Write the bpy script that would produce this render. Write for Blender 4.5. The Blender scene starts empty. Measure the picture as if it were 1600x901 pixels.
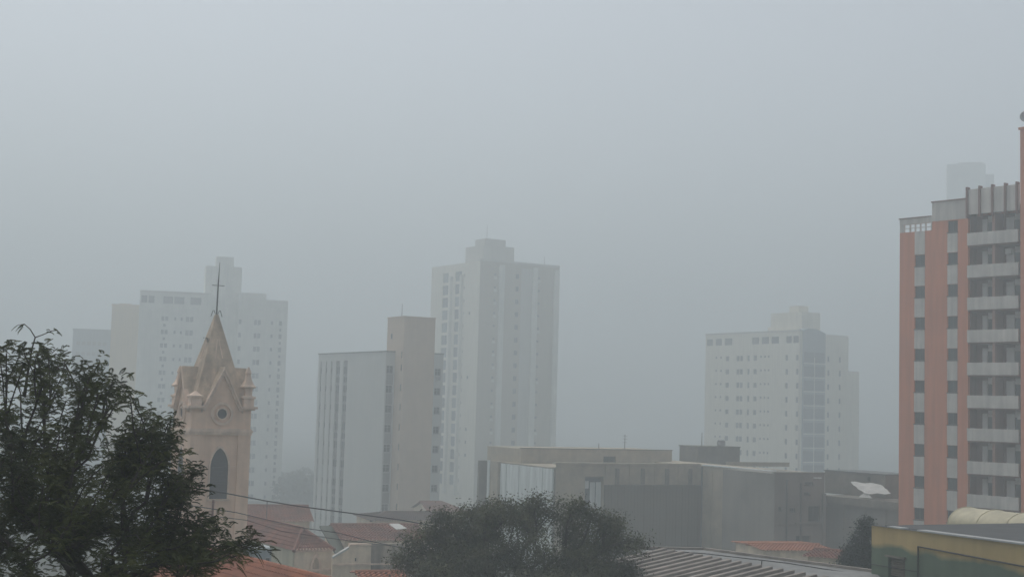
import bpy, math, random
import numpy as np
from mathutils import Vector, Matrix

random.seed(7)
rng = np.random.default_rng(7)
C = bpy.context.scene.collection
SC = bpy.context.scene
R = math.radians

# ------------------------------------------------------------------ camera
F = 2200.0                                   # focal length in pixels of a 1600 px wide picture
CAMZ = 20.0
PITCH = math.atan(185 / F)
ROLL = 0.028
_f = Vector((0, math.cos(PITCH), math.sin(PITCH)))
_U = Vector((0, -math.sin(PITCH), math.cos(PITCH)))
_X = Vector((1, 0, 0))
_r = _X * math.cos(ROLL) + _U * math.sin(ROLL)
_u = _U * math.cos(ROLL) - _X * math.sin(ROLL)
cam = bpy.data.cameras.new('camera')
cam.sensor_width = 36.0
cam.lens = F / 1600 * 36.0
cam.clip_end = 6000
cam.clip_start = 0.1
camo = bpy.data.objects.new('camera', cam)
C.objects.link(camo)
M = Matrix((_r, _u, -_f)).transposed().to_4x4()
M.translation = Vector((0, 0, CAMZ))
camo.matrix_world = M
SC.camera = camo

# ------------------------------------------------------------------ light
SUN_EL, SUN_AZ = R(65), R(-40)              # azimuth measured clockwise from +Y
w = bpy.data.worlds.new('World')
SC.world = w
w.use_nodes = True
nt = w.node_tree
bg = nt.nodes['Background']
sky = nt.nodes.new('ShaderNodeTexSky')
sky.sky_type = 'NISHITA'
sky.sun_disc = False
sky.sun_elevation = SUN_EL
sky.sun_rotation = SUN_AZ
sky.air_density = 1.0
sky.dust_density = 2.5
hs = nt.nodes.new('ShaderNodeHueSaturation')
hs.inputs['Saturation'].default_value = 0.36
nt.links.new(sky.outputs[0], hs.inputs['Color'])
nt.links.new(hs.outputs[0], bg.inputs[0])
bg.inputs[1].default_value = 0.15
sun = bpy.data.lights.new('sun', 'SUN')
sun.energy = 0.9
sun.angle = R(40)
sun.color = (1.0, 0.94, 0.85)
suno = bpy.data.objects.new('sun', sun)
C.objects.link(suno)
sd = Vector((math.sin(SUN_AZ) * math.cos(SUN_EL), math.cos(SUN_AZ) * math.cos(SUN_EL), math.sin(SUN_EL)))
suno.rotation_euler = sd.to_track_quat('Z', 'Y').to_euler()
SC.view_settings.view_transform = 'Standard'
SC.view_settings.look = 'None'
SC.view_settings.gamma = 1.0
SC.view_settings.exposure = 0.05
cy = SC.cycles
cy.use_denoising = True
cy.volume_bounces = 3
cy.max_bounces = 6
cy.diffuse_bounces = 3
HAZE_DENSITY = 0.0036
HAZE_TOP = 60.0


# ------------------------------------------------------------------ projection helpers
def ray(px, py):
    return _r * ((px - 800) / F) + _u * ((450.5 - py) / F) + _f


def at(px, py, Y):
    d = ray(px, py)
    return Vector((0, 0, CAMZ)) + d * (Y / d.y)


def onz(px, py, z):
    d = ray(px, py)
    return Vector((0, 0, CAMZ)) + d * ((z - CAMZ) / d.z)


def ground_z(x, y):
    t = min(1, max(0, (y - 45) / 290))
    t = t * t * (3 - 2 * t)
    return 6.5 - 11.5 * t


# ------------------------------------------------------------------ materials
_mats = {}


def mat(name, col, rough=0.85, var=0.10, streak=0.12, scale=0.6, stain=None, stain_amt=0.0, stain_scale=1.2,
        metallic=0.0, bump=0.15, spec=0.3):
    if name in _mats:
        return _mats[name]
    m = bpy.data.materials.new(name)
    m.use_nodes = True
    n, l = m.node_tree.nodes, m.node_tree.links
    p = n['Principled BSDF']
    p.inputs['Roughness'].default_value = rough
    p.inputs['Metallic'].default_value = metallic
    p.inputs['Specular IOR Level'].default_value = spec
    tc = n.new('ShaderNodeTexCoord')
    n1 = n.new('ShaderNodeTexNoise')
    n1.inputs['Scale'].default_value = scale
    n1.inputs['Detail'].default_value = 6
    n1.inputs['Roughness'].default_value = 0.65
    l.new(tc.outputs['Object'], n1.inputs['Vector'])
    mp = n.new('ShaderNodeMapping')
    mp.inputs['Scale'].default_value = (2.2, 2.2, 0.16)
    l.new(tc.outputs['Object'], mp.inputs['Vector'])
    n2 = n.new('ShaderNodeTexNoise')
    n2.inputs['Scale'].default_value = 1.0
    n2.inputs['Detail'].default_value = 5
    l.new(mp.outputs[0], n2.inputs['Vector'])

    def ramp(src, amt):
        mr = n.new('ShaderNodeMapRange')
        mr.inputs['From Min'].default_value = 0.3
        mr.inputs['From Max'].default_value = 0.7
        mr.inputs['To Min'].default_value = 1 - amt
        mr.inputs['To Max'].default_value = 1 + amt
        l.new(src, mr.inputs['Value'])
        return mr.outputs[0]
    mul = n.new('ShaderNodeMath')
    mul.operation = 'MULTIPLY'
    l.new(ramp(n1.outputs['Fac'], var), mul.inputs[0])
    l.new(ramp(n2.outputs['Fac'], streak), mul.inputs[1])
    vm = n.new('ShaderNodeVectorMath')
    vm.operation = 'SCALE'
    if stain:
        n3 = n.new('ShaderNodeTexNoise')
        n3.inputs['Scale'].default_value = stain_scale
        n3.inputs['Detail'].default_value = 8
        n3.inputs['Roughness'].default_value = 0.7
        l.new(tc.outputs['Object'], n3.inputs['Vector'])
        sr = n.new('ShaderNodeMapRange')
        sr.inputs['From Min'].default_value = 0.35
        sr.inputs['From Max'].default_value = 0.62
        sr.inputs['To Max'].default_value = stain_amt
        l.new(n3.outputs['Fac'], sr.inputs['Value'])
        mx = n.new('ShaderNodeMix')
        mx.data_type = 'RGBA'
        mx.inputs[6].default_value = (*col, 1)
        mx.inputs[7].default_value = (*stain, 1)
        l.new(sr.outputs[0], mx.inputs[0])
        l.new(mx.outputs[2], vm.inputs[0])
    else:
        vm.inputs[0].default_value = col
    l.new(mul.outputs[0], vm.inputs['Scale'])
    l.new(vm.outputs[0], p.inputs['Base Color'])
    if bump:
        nb = n.new('ShaderNodeTexNoise')
        nb.inputs['Scale'].default_value = 14
        nb.inputs['Detail'].default_value = 4
        l.new(tc.outputs['Object'], nb.inputs['Vector'])
        b = n.new('ShaderNodeBump')
        b.inputs['Strength'].default_value = bump
        b.inputs['Distance'].default_value = 0.03
        l.new(nb.outputs['Fac'], b.inputs['Height'])
        l.new(b.outputs[0], p.inputs['Normal'])
    _mats[name] = m
    return m


def glass(name, col, rough=0.12):
    return mat(name, col, rough=rough, var=0.25, streak=0.0, scale=0.9, bump=0, spec=0.5)


def leafmat(name, a, b, scale=1.2):
    m = bpy.data.materials.new(name)
    m.use_nodes = True
    n, l = m.node_tree.nodes, m.node_tree.links
    p = n['Principled BSDF']
    p.inputs['Roughness'].default_value = 0.6
    p.inputs['Specular IOR Level'].default_value = 0.25
    tc = n.new('ShaderNodeTexCoord')
    ns = n.new('ShaderNodeTexNoise')
    ns.inputs['Scale'].default_value = scale
    ns.inputs['Detail'].default_value = 5
    l.new(tc.outputs['Object'], ns.inputs['Vector'])
    cr = n.new('ShaderNodeValToRGB')
    cr.color_ramp.elements[0].position = 0.35
    cr.color_ramp.elements[0].color = (*a, 1)
    cr.color_ramp.elements[1].position = 0.65
    cr.color_ramp.elements[1].color = (*b, 1)
    l.new(ns.outputs['Fac'], cr.inputs[0])
    l.new(cr.outputs[0], p.inputs['Base Color'])
    tr = n.new('ShaderNodeBsdfTranslucent')
    l.new(cr.outputs[0], tr.inputs['Color'])
    mx = n.new('ShaderNodeMixShader')
    mx.inputs[0].default_value = 0.12
    l.new(p.outputs[0], mx.inputs[1])
    l.new(tr.outputs[0], mx.inputs[2])
    l.new(mx.outputs[0], n['Material Output'].inputs['Surface'])
    return m


WHITE = mat('white_paint', (0.80, 0.78, 0.69), var=0.06, streak=0.10, stain=(0.42, 0.43, 0.40), stain_amt=0.35, stain_scale=0.25)
COOLWHITE = mat('cool_white_paint', (0.60, 0.60, 0.56), var=0.05, streak=0.04, stain=(0.40, 0.43, 0.42), stain_amt=0.3, stain_scale=0.3)
GREYSTRIP = mat('grey_strip_paint', (0.25, 0.25, 0.24), var=0.08, streak=0.15)
BEIGE = mat('beige_render', (0.62, 0.48, 0.36), var=0.05, streak=0.03, stain=(0.45, 0.36, 0.28), stain_amt=0.3, stain_scale=0.25)
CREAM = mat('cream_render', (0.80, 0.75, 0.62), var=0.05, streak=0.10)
CREAMDARK = mat('dull_cream_paint', (0.56, 0.54, 0.48), var=0.05, streak=0.08)  # duller cream for parapets, a roof house and one facade panel
SAND = mat('sand_render', (0.60, 0.42, 0.19), var=0.06, streak=0.1)
BLUEGREY = mat('blue_grey_render', (0.27, 0.31, 0.33), var=0.06, streak=0.1)
SALMON = mat('salmon_paint', (0.70, 0.25, 0.125), var=0.06, streak=0.10, stain=(0.36, 0.15, 0.11), stain_amt=0.4, stain_scale=0.3)
PALEGREY = mat('pale_grey_paint', (0.66, 0.61, 0.55), var=0.05, streak=0.14, stain=(0.30, 0.29, 0.28), stain_amt=0.35, stain_scale=0.4)
MAROON = mat('maroon_paint', (0.22, 0.105, 0.085), var=0.1, streak=0.1)
INNERWHITE = mat('balcony_white_paint', (0.70, 0.67, 0.63), var=0.05, streak=0.05)
PINKPOST = mat('pink_brown_paint', (0.32, 0.19, 0.15), var=0.05, streak=0.1)
CONCRETE = mat('raw_concrete', (0.45, 0.375, 0.27), var=0.12, streak=0.05, scale=0.8, stain=(0.22, 0.20, 0.165), stain_amt=0.5, stain_scale=0.5)
CONCDARK = mat('stained_concrete', (0.23, 0.20, 0.16), var=0.14, streak=0.07, scale=0.8, stain=(0.09, 0.09, 0.085), stain_amt=0.6, stain_scale=0.6)
CONCBLUE = mat('cement_render', (0.29, 0.265, 0.23), var=0.16, streak=0.06, scale=0.7, stain=(0.12, 0.115, 0.105), stain_amt=0.75, stain_scale=0.35)
SLATBROWN = mat('dark_cladding', (0.125, 0.095, 0.065), var=0.18, streak=0.2)
STEELSHEET = mat('pale_metal_sheet', (0.66, 0.70, 0.68), rough=0.5, var=0.06, streak=0.18, bump=0.05)
STEELDARK = mat('dull_metal', (0.12, 0.12, 0.12), rough=0.6, var=0.1, streak=0.1, bump=0.05)
PEACH = mat('peach_plaster', (0.86, 0.61, 0.45), var=0.06, streak=0.10, stain=(0.40, 0.28, 0.21), stain_amt=0.45, stain_scale=0.6)
PEACHROOF = mat('weathered_peach_plaster', (0.62, 0.47, 0.34), var=0.15, streak=0.2, stain=(0.20, 0.16, 0.12), stain_amt=0.6, stain_scale=0.9)
PEACHTRIM = mat('pale_peach_trim', (0.84, 0.64, 0.50), var=0.07, streak=0.14, stain=(0.25, 0.18, 0.14), stain_amt=0.4, stain_scale=1.3)
PEACHWALL = mat('faded_peach_wall', (0.85, 0.70, 0.53), var=0.10, streak=0.12, stain=(0.34, 0.26, 0.20), stain_amt=0.4, stain_scale=0.8)
PALEYELLOW = mat('pale_yellow_wall', (0.46, 0.43, 0.32), var=0.1, streak=0.15)
SLATEGREY = mat('slate_grey_louvre', (0.055, 0.055, 0.06), var=0.12, streak=0.1, rough=0.7)
TILE = mat('red_clay_tile', (0.27, 0.105, 0.07), var=0.22, streak=0.0, scale=2.5, stain=(0.10, 0.06, 0.05), stain_amt=0.7, stain_scale=0.7)
TILEDARK = mat('dark_clay_tile', (0.15, 0.085, 0.07), var=0.22, streak=0.0, scale=2.5, stain=(0.07, 0.055, 0.05), stain_amt=0.7, stain_scale=0.7)
TILEORANGE = mat('orange_clay_tile', (0.36, 0.13, 0.065), var=0.2, streak=0.0, scale=2.5, stain=(0.2, 0.08, 0.05), stain_amt=0.6, stain_scale=0.8)
MOSS = mat('mossy_sheet', (0.10, 0.11, 0.09), var=0.2, streak=0.1)
OFFWHITE = mat('off_white_sheet', (0.5, 0.5, 0.47), var=0.1, streak=0.1, rough=0.6)
FIBRE = mat('fibre_cement_sheet', (0.33, 0.285, 0.25), var=0.15, streak=0.1, scale=1.5, stain=(0.14, 0.13, 0.12), stain_amt=0.6, stain_scale=1.0)
SLABGREY = mat('grey_roof_coating', (0.29, 0.29, 0.28), var=0.16, streak=0.0, scale=0.9, stain=(0.09, 0.09, 0.09), stain_amt=0.6, stain_scale=0.5)
VAULT = mat('cream_vault_sheet', (0.52, 0.47, 0.33), rough=0.55, var=0.08, streak=0.12, stain=(0.25, 0.22, 0.15), stain_amt=0.4, stain_scale=1.0)
FLASH = mat('zinc_flashing', (0.42, 0.42, 0.41), rough=0.45, metallic=0.3, var=0.15, streak=0.1)
DARKROOF = mat('dark_roof_felt', (0.085, 0.085, 0.085), var=0.2, streak=0.0)
RUST = mat('rusty_iron', (0.19, 0.075, 0.045), var=0.25, streak=0.2)
IRON = mat('dark_iron', (0.055, 0.052, 0.05), rough=0.6, var=0.1, streak=0.1)
CABLE = mat('black_cable', (0.03, 0.03, 0.032), rough=0.6, var=0.1, streak=0)
BARK = mat('bark', (0.055, 0.045, 0.038), var=0.3, streak=0.2, scale=6, bump=0.5)
FRAME = mat('window_frame', (0.30, 0.30, 0.30), rough=0.5, var=0.05, streak=0.0, bump=0)
FRAMEDARK = mat('dark_window_frame', (0.09, 0.085, 0.085), rough=0.5, var=0.05, streak=0.0, bump=0)
G1 = glass('dark_glass', (0.030, 0.033, 0.036))
G2 = glass('grey_glass', (0.06, 0.065, 0.07))
GFAR = glass('mist_painted_glass', (0.12, 0.125, 0.125))  # fog reflected in far panes is put into this paler base colour
FARPANES = None
G3 = mat('curtained_glass', (0.17, 0.165, 0.155), rough=0.3, var=0.2, streak=0.2, bump=0)
GBLUE = glass('blue_grey_glass', (0.085, 0.105, 0.125), rough=0.2)
GSKY = glass('balcony_glass', (0.20, 0.235, 0.235), rough=0.2)
PANES = [G1, G1, G2, G2, G1, G3]
# two-tone painted wall of the bottom right building (yellow above, green below, a wavy hand-painted border)
m = mat('two_tone_wall', (0.4, 0.3, 0.1), var=0.10, streak=0.10)
_n, _l = m.node_tree.nodes, m.node_tree.links
_vm = [q for q in _n if q.type == 'VECT_MATH'][0]
_tc = [q for q in _n if q.type == 'TEX_COORD'][0]
_sx = _n.new('ShaderNodeSeparateXYZ')
_l.new(_tc.outputs['Object'], _sx.inputs[0])
_nz = _n.new('ShaderNodeTexNoise')
_nz.inputs['Scale'].default_value = 0.55
_nz.inputs['Detail'].default_value = 4
_l.new(_tc.outputs['Object'], _nz.inputs['Vector'])
_ma = _n.new('ShaderNodeMath')
_ma.operation = 'MULTIPLY_ADD'
_l.new(_nz.outputs['Fac'], _ma.inputs[0])
_ma.inputs[1].default_value = 0.95
_l.new(_sx.outputs['Z'], _ma.inputs[2])
_mx = _n.new('ShaderNodeMath')
_mx.operation = 'MULTIPLY_ADD'
_l.new(_sx.outputs['X'], _mx.inputs[0])
_mx.inputs[1].default_value = 0.03
_l.new(_ma.outputs[0], _mx.inputs[2])
_mr = _n.new('ShaderNodeMapRange')
_l.new(_mx.outputs[0], _mr.inputs['Value'])
TWOTONE_RANGE = _mr
_mc = _n.new('ShaderNodeMix')
_mc.data_type = 'RGBA'
_mc.inputs[6].default_value = (0.125, 0.165, 0.115, 1)
_mc.inputs[7].default_value = (0.47, 0.35, 0.165, 1)
_l.new(_mr.outputs[0], _mc.inputs[0])
_l.new(_mc.outputs[2], _vm.inputs[0])
TWOTONE = m


# ------------------------------------------------------------------ mesh builder
class MB:
    def __init__(self):
        self.v, self.f = [], []

    def quad(self, a, b, c, d):
        n = len(self.v)
        self.v += [tuple(a), tuple(b), tuple(c), tuple(d)]
        self.f.append((n, n + 1, n + 2, n + 3))

    def poly(self, pts):
        n = len(self.v)
        self.v += [tuple(p) for p in pts]
        self.f.append(tuple(range(n, n + len(pts))))

    def box(self, x0, x1, y0, y1, z0, z1):
        x0, x1 = min(x0, x1), max(x0, x1)
        y0, y1 = min(y0, y1), max(y0, y1)
        z0, z1 = min(z0, z1), max(z0, z1)
        n = len(self.v)
        self.v += [(x0, y0, z0), (x1, y0, z0), (x1, y1, z0), (x0, y1, z0), (x0, y0, z1), (x1, y0, z1), (x1, y1, z1), (x0, y1, z1)]
        self.f += [tuple(n + i for i in q) for q in ((0, 3, 2, 1), (4, 5, 6, 7), (0, 1, 5, 4), (1, 2, 6, 5), (2, 3, 7, 6), (3, 0, 4, 7))]
        return self

    def prism(self, pts, vec):
        """closed polygon pts extruded by vec"""
        vec = Vector(vec)
        n, k = len(self.v), len(pts)
        self.v += [tuple(p) for p in pts] + [tuple(Vector(p) + vec) for p in pts]
        self.f.append(tuple(n + i for i in reversed(range(k))))
        self.f.append(tuple(n + k + i for i in range(k)))
        for i in range(k):
            j = (i + 1) % k
            self.f.append((n + i, n + j, n + k + j, n + k + i))
        return self

    def tube(self, pts, radii, seg=6):
        pts = [Vector(p) for p in pts]
        n0 = len(self.v)
        k = len(pts)
        ref = Vector((0.3, 0.1, 1)).normalized()
        for i, p in enumerate(pts):
            t = (pts[min(i + 1, k - 1)] - pts[max(i - 1, 0)])
            t.normalize()
            a = t.cross(ref)
            if a.length < 1e-3:
                a = t.cross(Vector((1, 0, 0)))
            a.normalize()
            b = t.cross(a)
            rr = radii[i] if hasattr(radii, '__len__') else radii
            for s in range(seg):
                q = 2 * math.pi * s / seg
                self.v.append(tuple(p + a * (math.cos(q) * rr) + b * (math.sin(q) * rr)))
        for i in range(k - 1):
            for s in range(seg):
                s2 = (s + 1) % seg
                self.f.append((n0 + i * seg + s, n0 + i * seg + s2, n0 + (i + 1) * seg + s2, n0 + (i + 1) * seg + s))
        self.f.append(tuple(n0 + s for s in range(seg)))
        self.f.append(tuple(n0 + (k - 1) * seg + s for s in reversed(range(seg))))
        return self

    def lathe(self, cx, cy, prof, seg=16, rot=0.0):
        n0 = len(self.v)
        for (rr, z) in prof:
            for s in range(seg):
                q = 2 * math.pi * s / seg + rot
                self.v.append((cx + rr * math.cos(q), cy + rr * math.sin(q), z))
        for i in range(len(prof) - 1):
            for s in range(seg):
                s2 = (s + 1) % seg
                self.f.append((n0 + i * seg + s, n0 + i * seg + s2, n0 + (i + 1) * seg + s2, n0 + (i + 1) * seg + s))
        self.f.append(tuple(n0 + s for s in reversed(range(seg))))
        self.f.append(tuple(n0 + (len(prof) - 1) * seg + s for s in range(seg)))
        return self

    def mesh(self, name, material, dz=0.0):
        me = bpy.data.meshes.new(name)
        me.from_pydata([(x, y, z - dz) for x, y, z in self.v], [], self.f)
        me.materials.append(material)
        me.update()
        return me

    def build(self, name, material, root=None, label=None, smooth=False):
        """root given: vertices are in the root's frame, z absolute"""
        dz = root['_zb'] if root is not None and '_zb' in root else 0.0
        me = self.mesh(name, material, dz)
        if smooth:
            for p in me.polygons:
                p.use_smooth = True
        o = bpy.data.objects.new(name, me)
        C.objects.link(o)
        if root is not None:
            o.parent = root
        if label:
            o['label'] = label
        return o


def tag(o, label, cat, group=None, kind=None):
    o['label'] = label
    o['category'] = cat
    if group:
        o['group'] = group
    if kind:
        o['kind'] = kind
    return o


ROOTS = []


class Frame:
    """vertical building frame: local x runs along the front to the right, local y inward, z absolute"""

    def __init__(self, px, py, Y, az):
        p = at(px, py, Y)
        self.o = Vector((p.x, p.y, 0))
        a = R(az)
        self.ex = Vector((math.sin(a), math.cos(a), 0))
        self.ey = Vector((-math.cos(a), math.sin(a), 0))
        self.rot = math.pi / 2 - a

    def front(self, px, py, off=0.0):
        d = ray(px, py)
        o = Vector((0, 0, CAMZ)) - self.o
        t = (off - o.dot(self.ey)) / d.dot(self.ey)
        p = o + d * t
        return p.dot(self.ex), p.z

    def left(self, px, py, off=0.0):
        d = ray(px, py)
        o = Vector((0, 0, CAMZ)) - self.o
        t = (off - o.dot(self.ex)) / d.dot(self.ex)
        p = o + d * t
        return p.dot(self.ey), p.z

    def top(self, px, py, z):
        p = onz(px, py, z) - self.o
        return p.dot(self.ex), p.dot(self.ey)

    def world(self, x, y, z):
        return self.o + self.ex * x + self.ey * y + Vector((0, 0, z))

    def root(self, name, label, cat, group=None, zb=None):
        e = bpy.data.objects.new(name, None)
        C.objects.link(e)
        zz = ground_z(self.o.x, self.o.y) if zb is None else zb
        e.location = (self.o.x, self.o.y, zz)
        e.rotation_euler = (0, 0, self.rot)
        e['_zb'] = zz
        ROOTS.append(e)
        tag(e, label, cat, group)
        return e


def shell(mb, face, u0, u1, z0, z1, off, holes, depth=0.3, cap0=False, cap1=True, captop=True):
    """a wall skin with real openings; face 'front' (plane y=off) or 'left' (plane x=off)"""
    if face == 'front':
        P = lambda u, z, d: (u, off + d, z)
    else:
        P = lambda u, z, d: (off + d, u, z)
    us = sorted({u0, u1} | {h[i] for h in holes for i in (0, 1) if u0 < h[i] < u1})
    zs = sorted({z0, z1} | {h[i] for h in holes for i in (2, 3) if z0 < h[i] < z1})
    H = np.array(holes) if len(holes) else np.zeros((0, 4))
    for i in range(len(us) - 1):
        um = (us[i] + us[i + 1]) / 2
        hu = H[(H[:, 0] < um) & (H[:, 1] > um)] if len(H) else H
        run = None
        for j in range(len(zs) - 1):
            zm = (zs[j] + zs[j + 1]) / 2
            inside = len(hu) and bool(np.any((hu[:, 2] < zm) & (hu[:, 3] > zm)))
            if not inside and run is None:
                run = zs[j]
            if inside and run is not None:
                mb.quad(P(us[i], run, 0), P(us[i + 1], run, 0), P(us[i + 1], zs[j], 0), P(us[i], zs[j], 0))
                run = None
        if run is not None:
            mb.quad(P(us[i], run, 0), P(us[i + 1], run, 0), P(us[i + 1], z1, 0), P(us[i], z1, 0))
    for (a, b, c, d) in holes:
        mb.quad(P(a, c, 0), P(b, c, 0), P(b, c, depth), P(a, c, depth))
        mb.quad(P(a, d, 0), P(b, d, 0), P(b, d, depth), P(a, d, depth))
        mb.quad(P(a, c, 0), P(a, d, 0), P(a, d, depth), P(a, c, depth))
        mb.quad(P(b, c, 0), P(b, d, 0), P(b, d, depth), P(b, c, depth))
    if cap0:
        mb.quad(P(u0, z0, 0), P(u0, z1, 0), P(u0, z1, depth), P(u0, z0, depth))
    if cap1:
        mb.quad(P(u1, z0, 0), P(u1, z1, 0), P(u1, z1, depth), P(u1, z0, depth))
    if captop:
        mb.quad(P(u0, z1, 0), P(u1, z1, 0), P(u1, z1, depth), P(u0, z1, depth))


_wm = {}


def window(root, face, u0, u1, z0, z1, off=0.0, inset=0.16, style='slide', pane=None, frame=None, sill=True):
    """one window (frame mesh) with a child pane; alike windows share their meshes"""
    frame = frame or FRAME
    w_, h_ = round(abs(u1 - u0), 2), round(z1 - z0, 2)
    pane = pane or (random.choice([G2, GFAR, GFAR, G3]) if style == 'one' else random.choice(PANES))
    key = (w_, h_, style, frame.name, sill)
    if key not in _wm:
        b = MB()
        t = min(0.07, w_ * 0.12)
        b.box(0, w_, 0, .07, 0, t)
        b.box(0, w_, 0, .07, h_ - t, h_)
        b.box(0, t, 0.002, .068, t, h_ - t)
        b.box(w_ - t, w_, 0.002, .068, t, h_ - t)
        if style == 'slide':
            b.box(w_ / 2 - t / 2, w_ / 2 + t / 2, 0.004, .066, t, h_ - t)
        elif style == 'quad':
            b.box(w_ / 2 - t / 2, w_ / 2 + t / 2, 0.004, .066, t, h_ - t)
            b.box(t, w_ / 2 - t / 2, 0.006, .064, h_ * .62, h_ * .62 + t)
            b.box(w_ / 2 + t / 2, w_ - t, 0.006, .064, h_ * .62, h_ * .62 + t)
        if sill:
            b.box(-0.06, w_ + 0.06, -inset - 0.06, -0.002, -0.07, -0.002)
        _wm[key] = b.mesh('window', frame)
    pk = (w_, h_, pane.name)
    if pk not in _wm:
        b = MB()
        b.box(0.02, w_ - 0.02, .03, .045, 0.02, h_ - 0.02)
        _wm[pk] = b.mesh('pane', pane)
    o = bpy.data.objects.new('window', _wm[key])
    C.objects.link(o)
    o.parent = root
    dz = root['_zb']
    if face == 'front':
        o.location = (min(u0, u1), off + inset, z0 - dz)
    else:
        o.location = (off + inset, max(u0, u1), z0 - dz)
        o.rotation_euler = (0, 0, -math.pi / 2)
    p = bpy.data.objects.new('pane', _wm[pk])
    C.objects.link(p)
    p.parent = o
    return o


def bx(root, name, material, *a, label=None):
    return MB().box(*a).build(name, material, root, label)


# ================================================================== GROUND, WOODS
GX, GY0, GY1 = 900, -120, 1250
b = MB()
nx, ny = 60, 90
xs = [-GX + 2 * GX * i / nx for i in range(nx + 1)]
ys = [GY0 + (GY1 - GY0) * (j / ny) ** 1.5 for j in range(ny + 1)]
for y in ys:
    for x in xs:
        b.v.append((x, y, ground_z(x, y) + 0.25 * math.sin(x * .05) * math.cos(y * .043)))
for j in range(ny):
    for i in range(nx):
        n = j * (nx + 1) + i
        b.f.append((n, n + 1, n + nx + 2, n + nx + 1))
g = b.build('ground', mat('ground_soil_and_asphalt', (0.075, 0.075, 0.065), var=0.25, streak=0, scale=0.15, stain=(0.05, 0.065, 0.035), stain_amt=0.8, stain_scale=0.04), smooth=True)
g['kind'] = 'structure'


def leaf_mesh(name, material, cen, nrm_dirs, size, aspect=0.55, droop=0.25):
    """numpy: one small leaf (two bent quads) per centre"""
    n = len(cen)
    d = nrm_dirs / np.linalg.norm(nrm_dirs, axis=1, keepdims=True)
    up = np.tile(np.array([0, 0, 1.0]), (n, 1))
    s = np.cross(d, up) + rng.normal(0, .35, (n, 3))
    s /= np.linalg.norm(s, axis=1, keepdims=True) + 1e-9
    sz = size * rng.uniform(.6, 1.3, (n, 1))
    a = cen
    m_ = cen + d * sz * .5
    t = cen + d * sz + np.array([0, 0, -1.0]) * sz * droop
    wv = s * sz * aspect * .5
    V = np.stack([a, m_ - wv, t, m_ + wv], axis=1).reshape(-1, 3)
    me = bpy.data.meshes.new(name)
    me.vertices.add(len(V))
    me.vertices.foreach_set('co', V.ravel())
    me.loops.add(4 * n)
    me.loops.foreach_set('vertex_index', np.arange(4 * n, dtype=np.int32))
    me.polygons.add(n)
    me.polygons.foreach_set('loop_start', np.arange(0, 4 * n, 4, dtype=np.int32))
    me.materials.append(material)
    me.update(calc_edges=True)
    me.validate()
    return me


WOODLEAF = leafmat('wood_foliage', (0.025, 0.035, 0.022), (0.05, 0.065, 0.035), 0.3)
cl = []
for k in range(90):
    px = 446 + 160 * k / 90
    Y = rng.uniform(345, 400)
    top = 733 + 16 * abs(math.sin(k * .37)) + rng.uniform(-4, 10)
    p = at(px, top, Y)
    gz = ground_z(p.x, p.y)
    hgt = max(2.5, p.z - gz)
    n = 260
    q = rng.normal(0, 1, (n, 3))
    q /= np.linalg.norm(q, axis=1, keepdims=True)
    q *= rng.uniform(.7, 1, (n, 1))
    cl.append(np.array([p.x, p.y, gz + hgt / 2]) + q * np.array([3.2, 3.2, hgt / 2 + .3]))
cl = np.concatenate(cl)
me = leaf_mesh('woods', WOODLEAF, cl, rng.normal(0, 1, cl.shape), 1.1, .8)
o = bpy.data.objects.new('woods', me)
C.objects.link(o)
o['kind'] = 'stuff'
o['label'] = 'dark far off wood dim in the fog beyond the white towers'


# ================================================================== FAR TOWERS
# ---- tall twin-faced tower in the middle
fr = Frame(743, 667, 345, 58)
tw = fr.root('apartment_tower', 'tallest pale apartment tower in the middle, its top lost in the fog', 'apartment tower')
zb = tw['_zb']
X1 = fr.front(868, 667)[0]
Y1 = fr.left(669, 600)[0]
zt = fr.front(750, 407)[1]
zr0 = fr.front(743.5, 752.5)[1]                       # lowest visible row
sp = (fr.front(743.5, 608.9)[1] - zr0) / 7
rows = [zr0 + sp * k for k in range(-1, 40) if zr0 + sp * k < zt - 2.2]
ux = lambda px: fr.front(px, 667)[0]
uy = lambda px: fr.left(px, 667)[0]
fh, wins = [], []
for k, z in enumerate(rows):
    for (a, c, hgt, st) in ((765.5, 769, .55, 'one'), (799.5, 805, 1.25, 'slide'), (834.5, 838.5, .6, 'slide')):
        h = (ux(a), ux(c), z - hgt / 2, z + hgt / 2)
        fh.append(h)
        wins.append(('front', *h, st))
b = MB()
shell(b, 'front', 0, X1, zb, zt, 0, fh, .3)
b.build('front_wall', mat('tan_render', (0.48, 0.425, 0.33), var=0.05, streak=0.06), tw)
b = MB()
lh = []
bal = []
for k, z in enumerate(rows):
    if z > zr0 - 1:
        for (a, c) in ((714.5, 704), (693.5, 684.5)):
            h = (uy(a), uy(c), z - sp * .42, z + sp * .36)
            bal.append(h)
            lh.append(h)
    h = (uy(719.3), uy(717.6), z - .35, z + .35)
    lh.append(h)
    wins.append(('left', *h, 'one'))
    if k in (3, 4, 5, 9, 14):
        h = (uy(729), uy(726), z - .5, z + .3)
        lh.append(h)
        wins.append(('left', *h, 'one'))
shell(b, 'left', 0, Y1, zb, zt, 0, lh, .3)
b.box(.31, X1 - .002, .31, Y1 - .002, zb, zt - .05)
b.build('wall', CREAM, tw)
for f in wins:
    window(tw, *f[:5], style=f[5], sill=False)
for h in bal:
    o = window(tw, 'left', *h, inset=.2, style='slide', pane=random.choice([GSKY, GSKY, G2, GBLUE]), sill=False)
    o.name = 'balcony_window'
for k, z in enumerate(rows):
    if k % 5 != 3:
        bx(tw, 'air_conditioner', WHITE, ux(764.8), ux(768.4), -.42, -.004, z - 1.15, z - .5)
    if k % 4 == 1:
        bx(tw, 'air_conditioner', WHITE, ux(834.2), ux(837.6), -.42, -.004, z - 1.15, z - .5)
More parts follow.
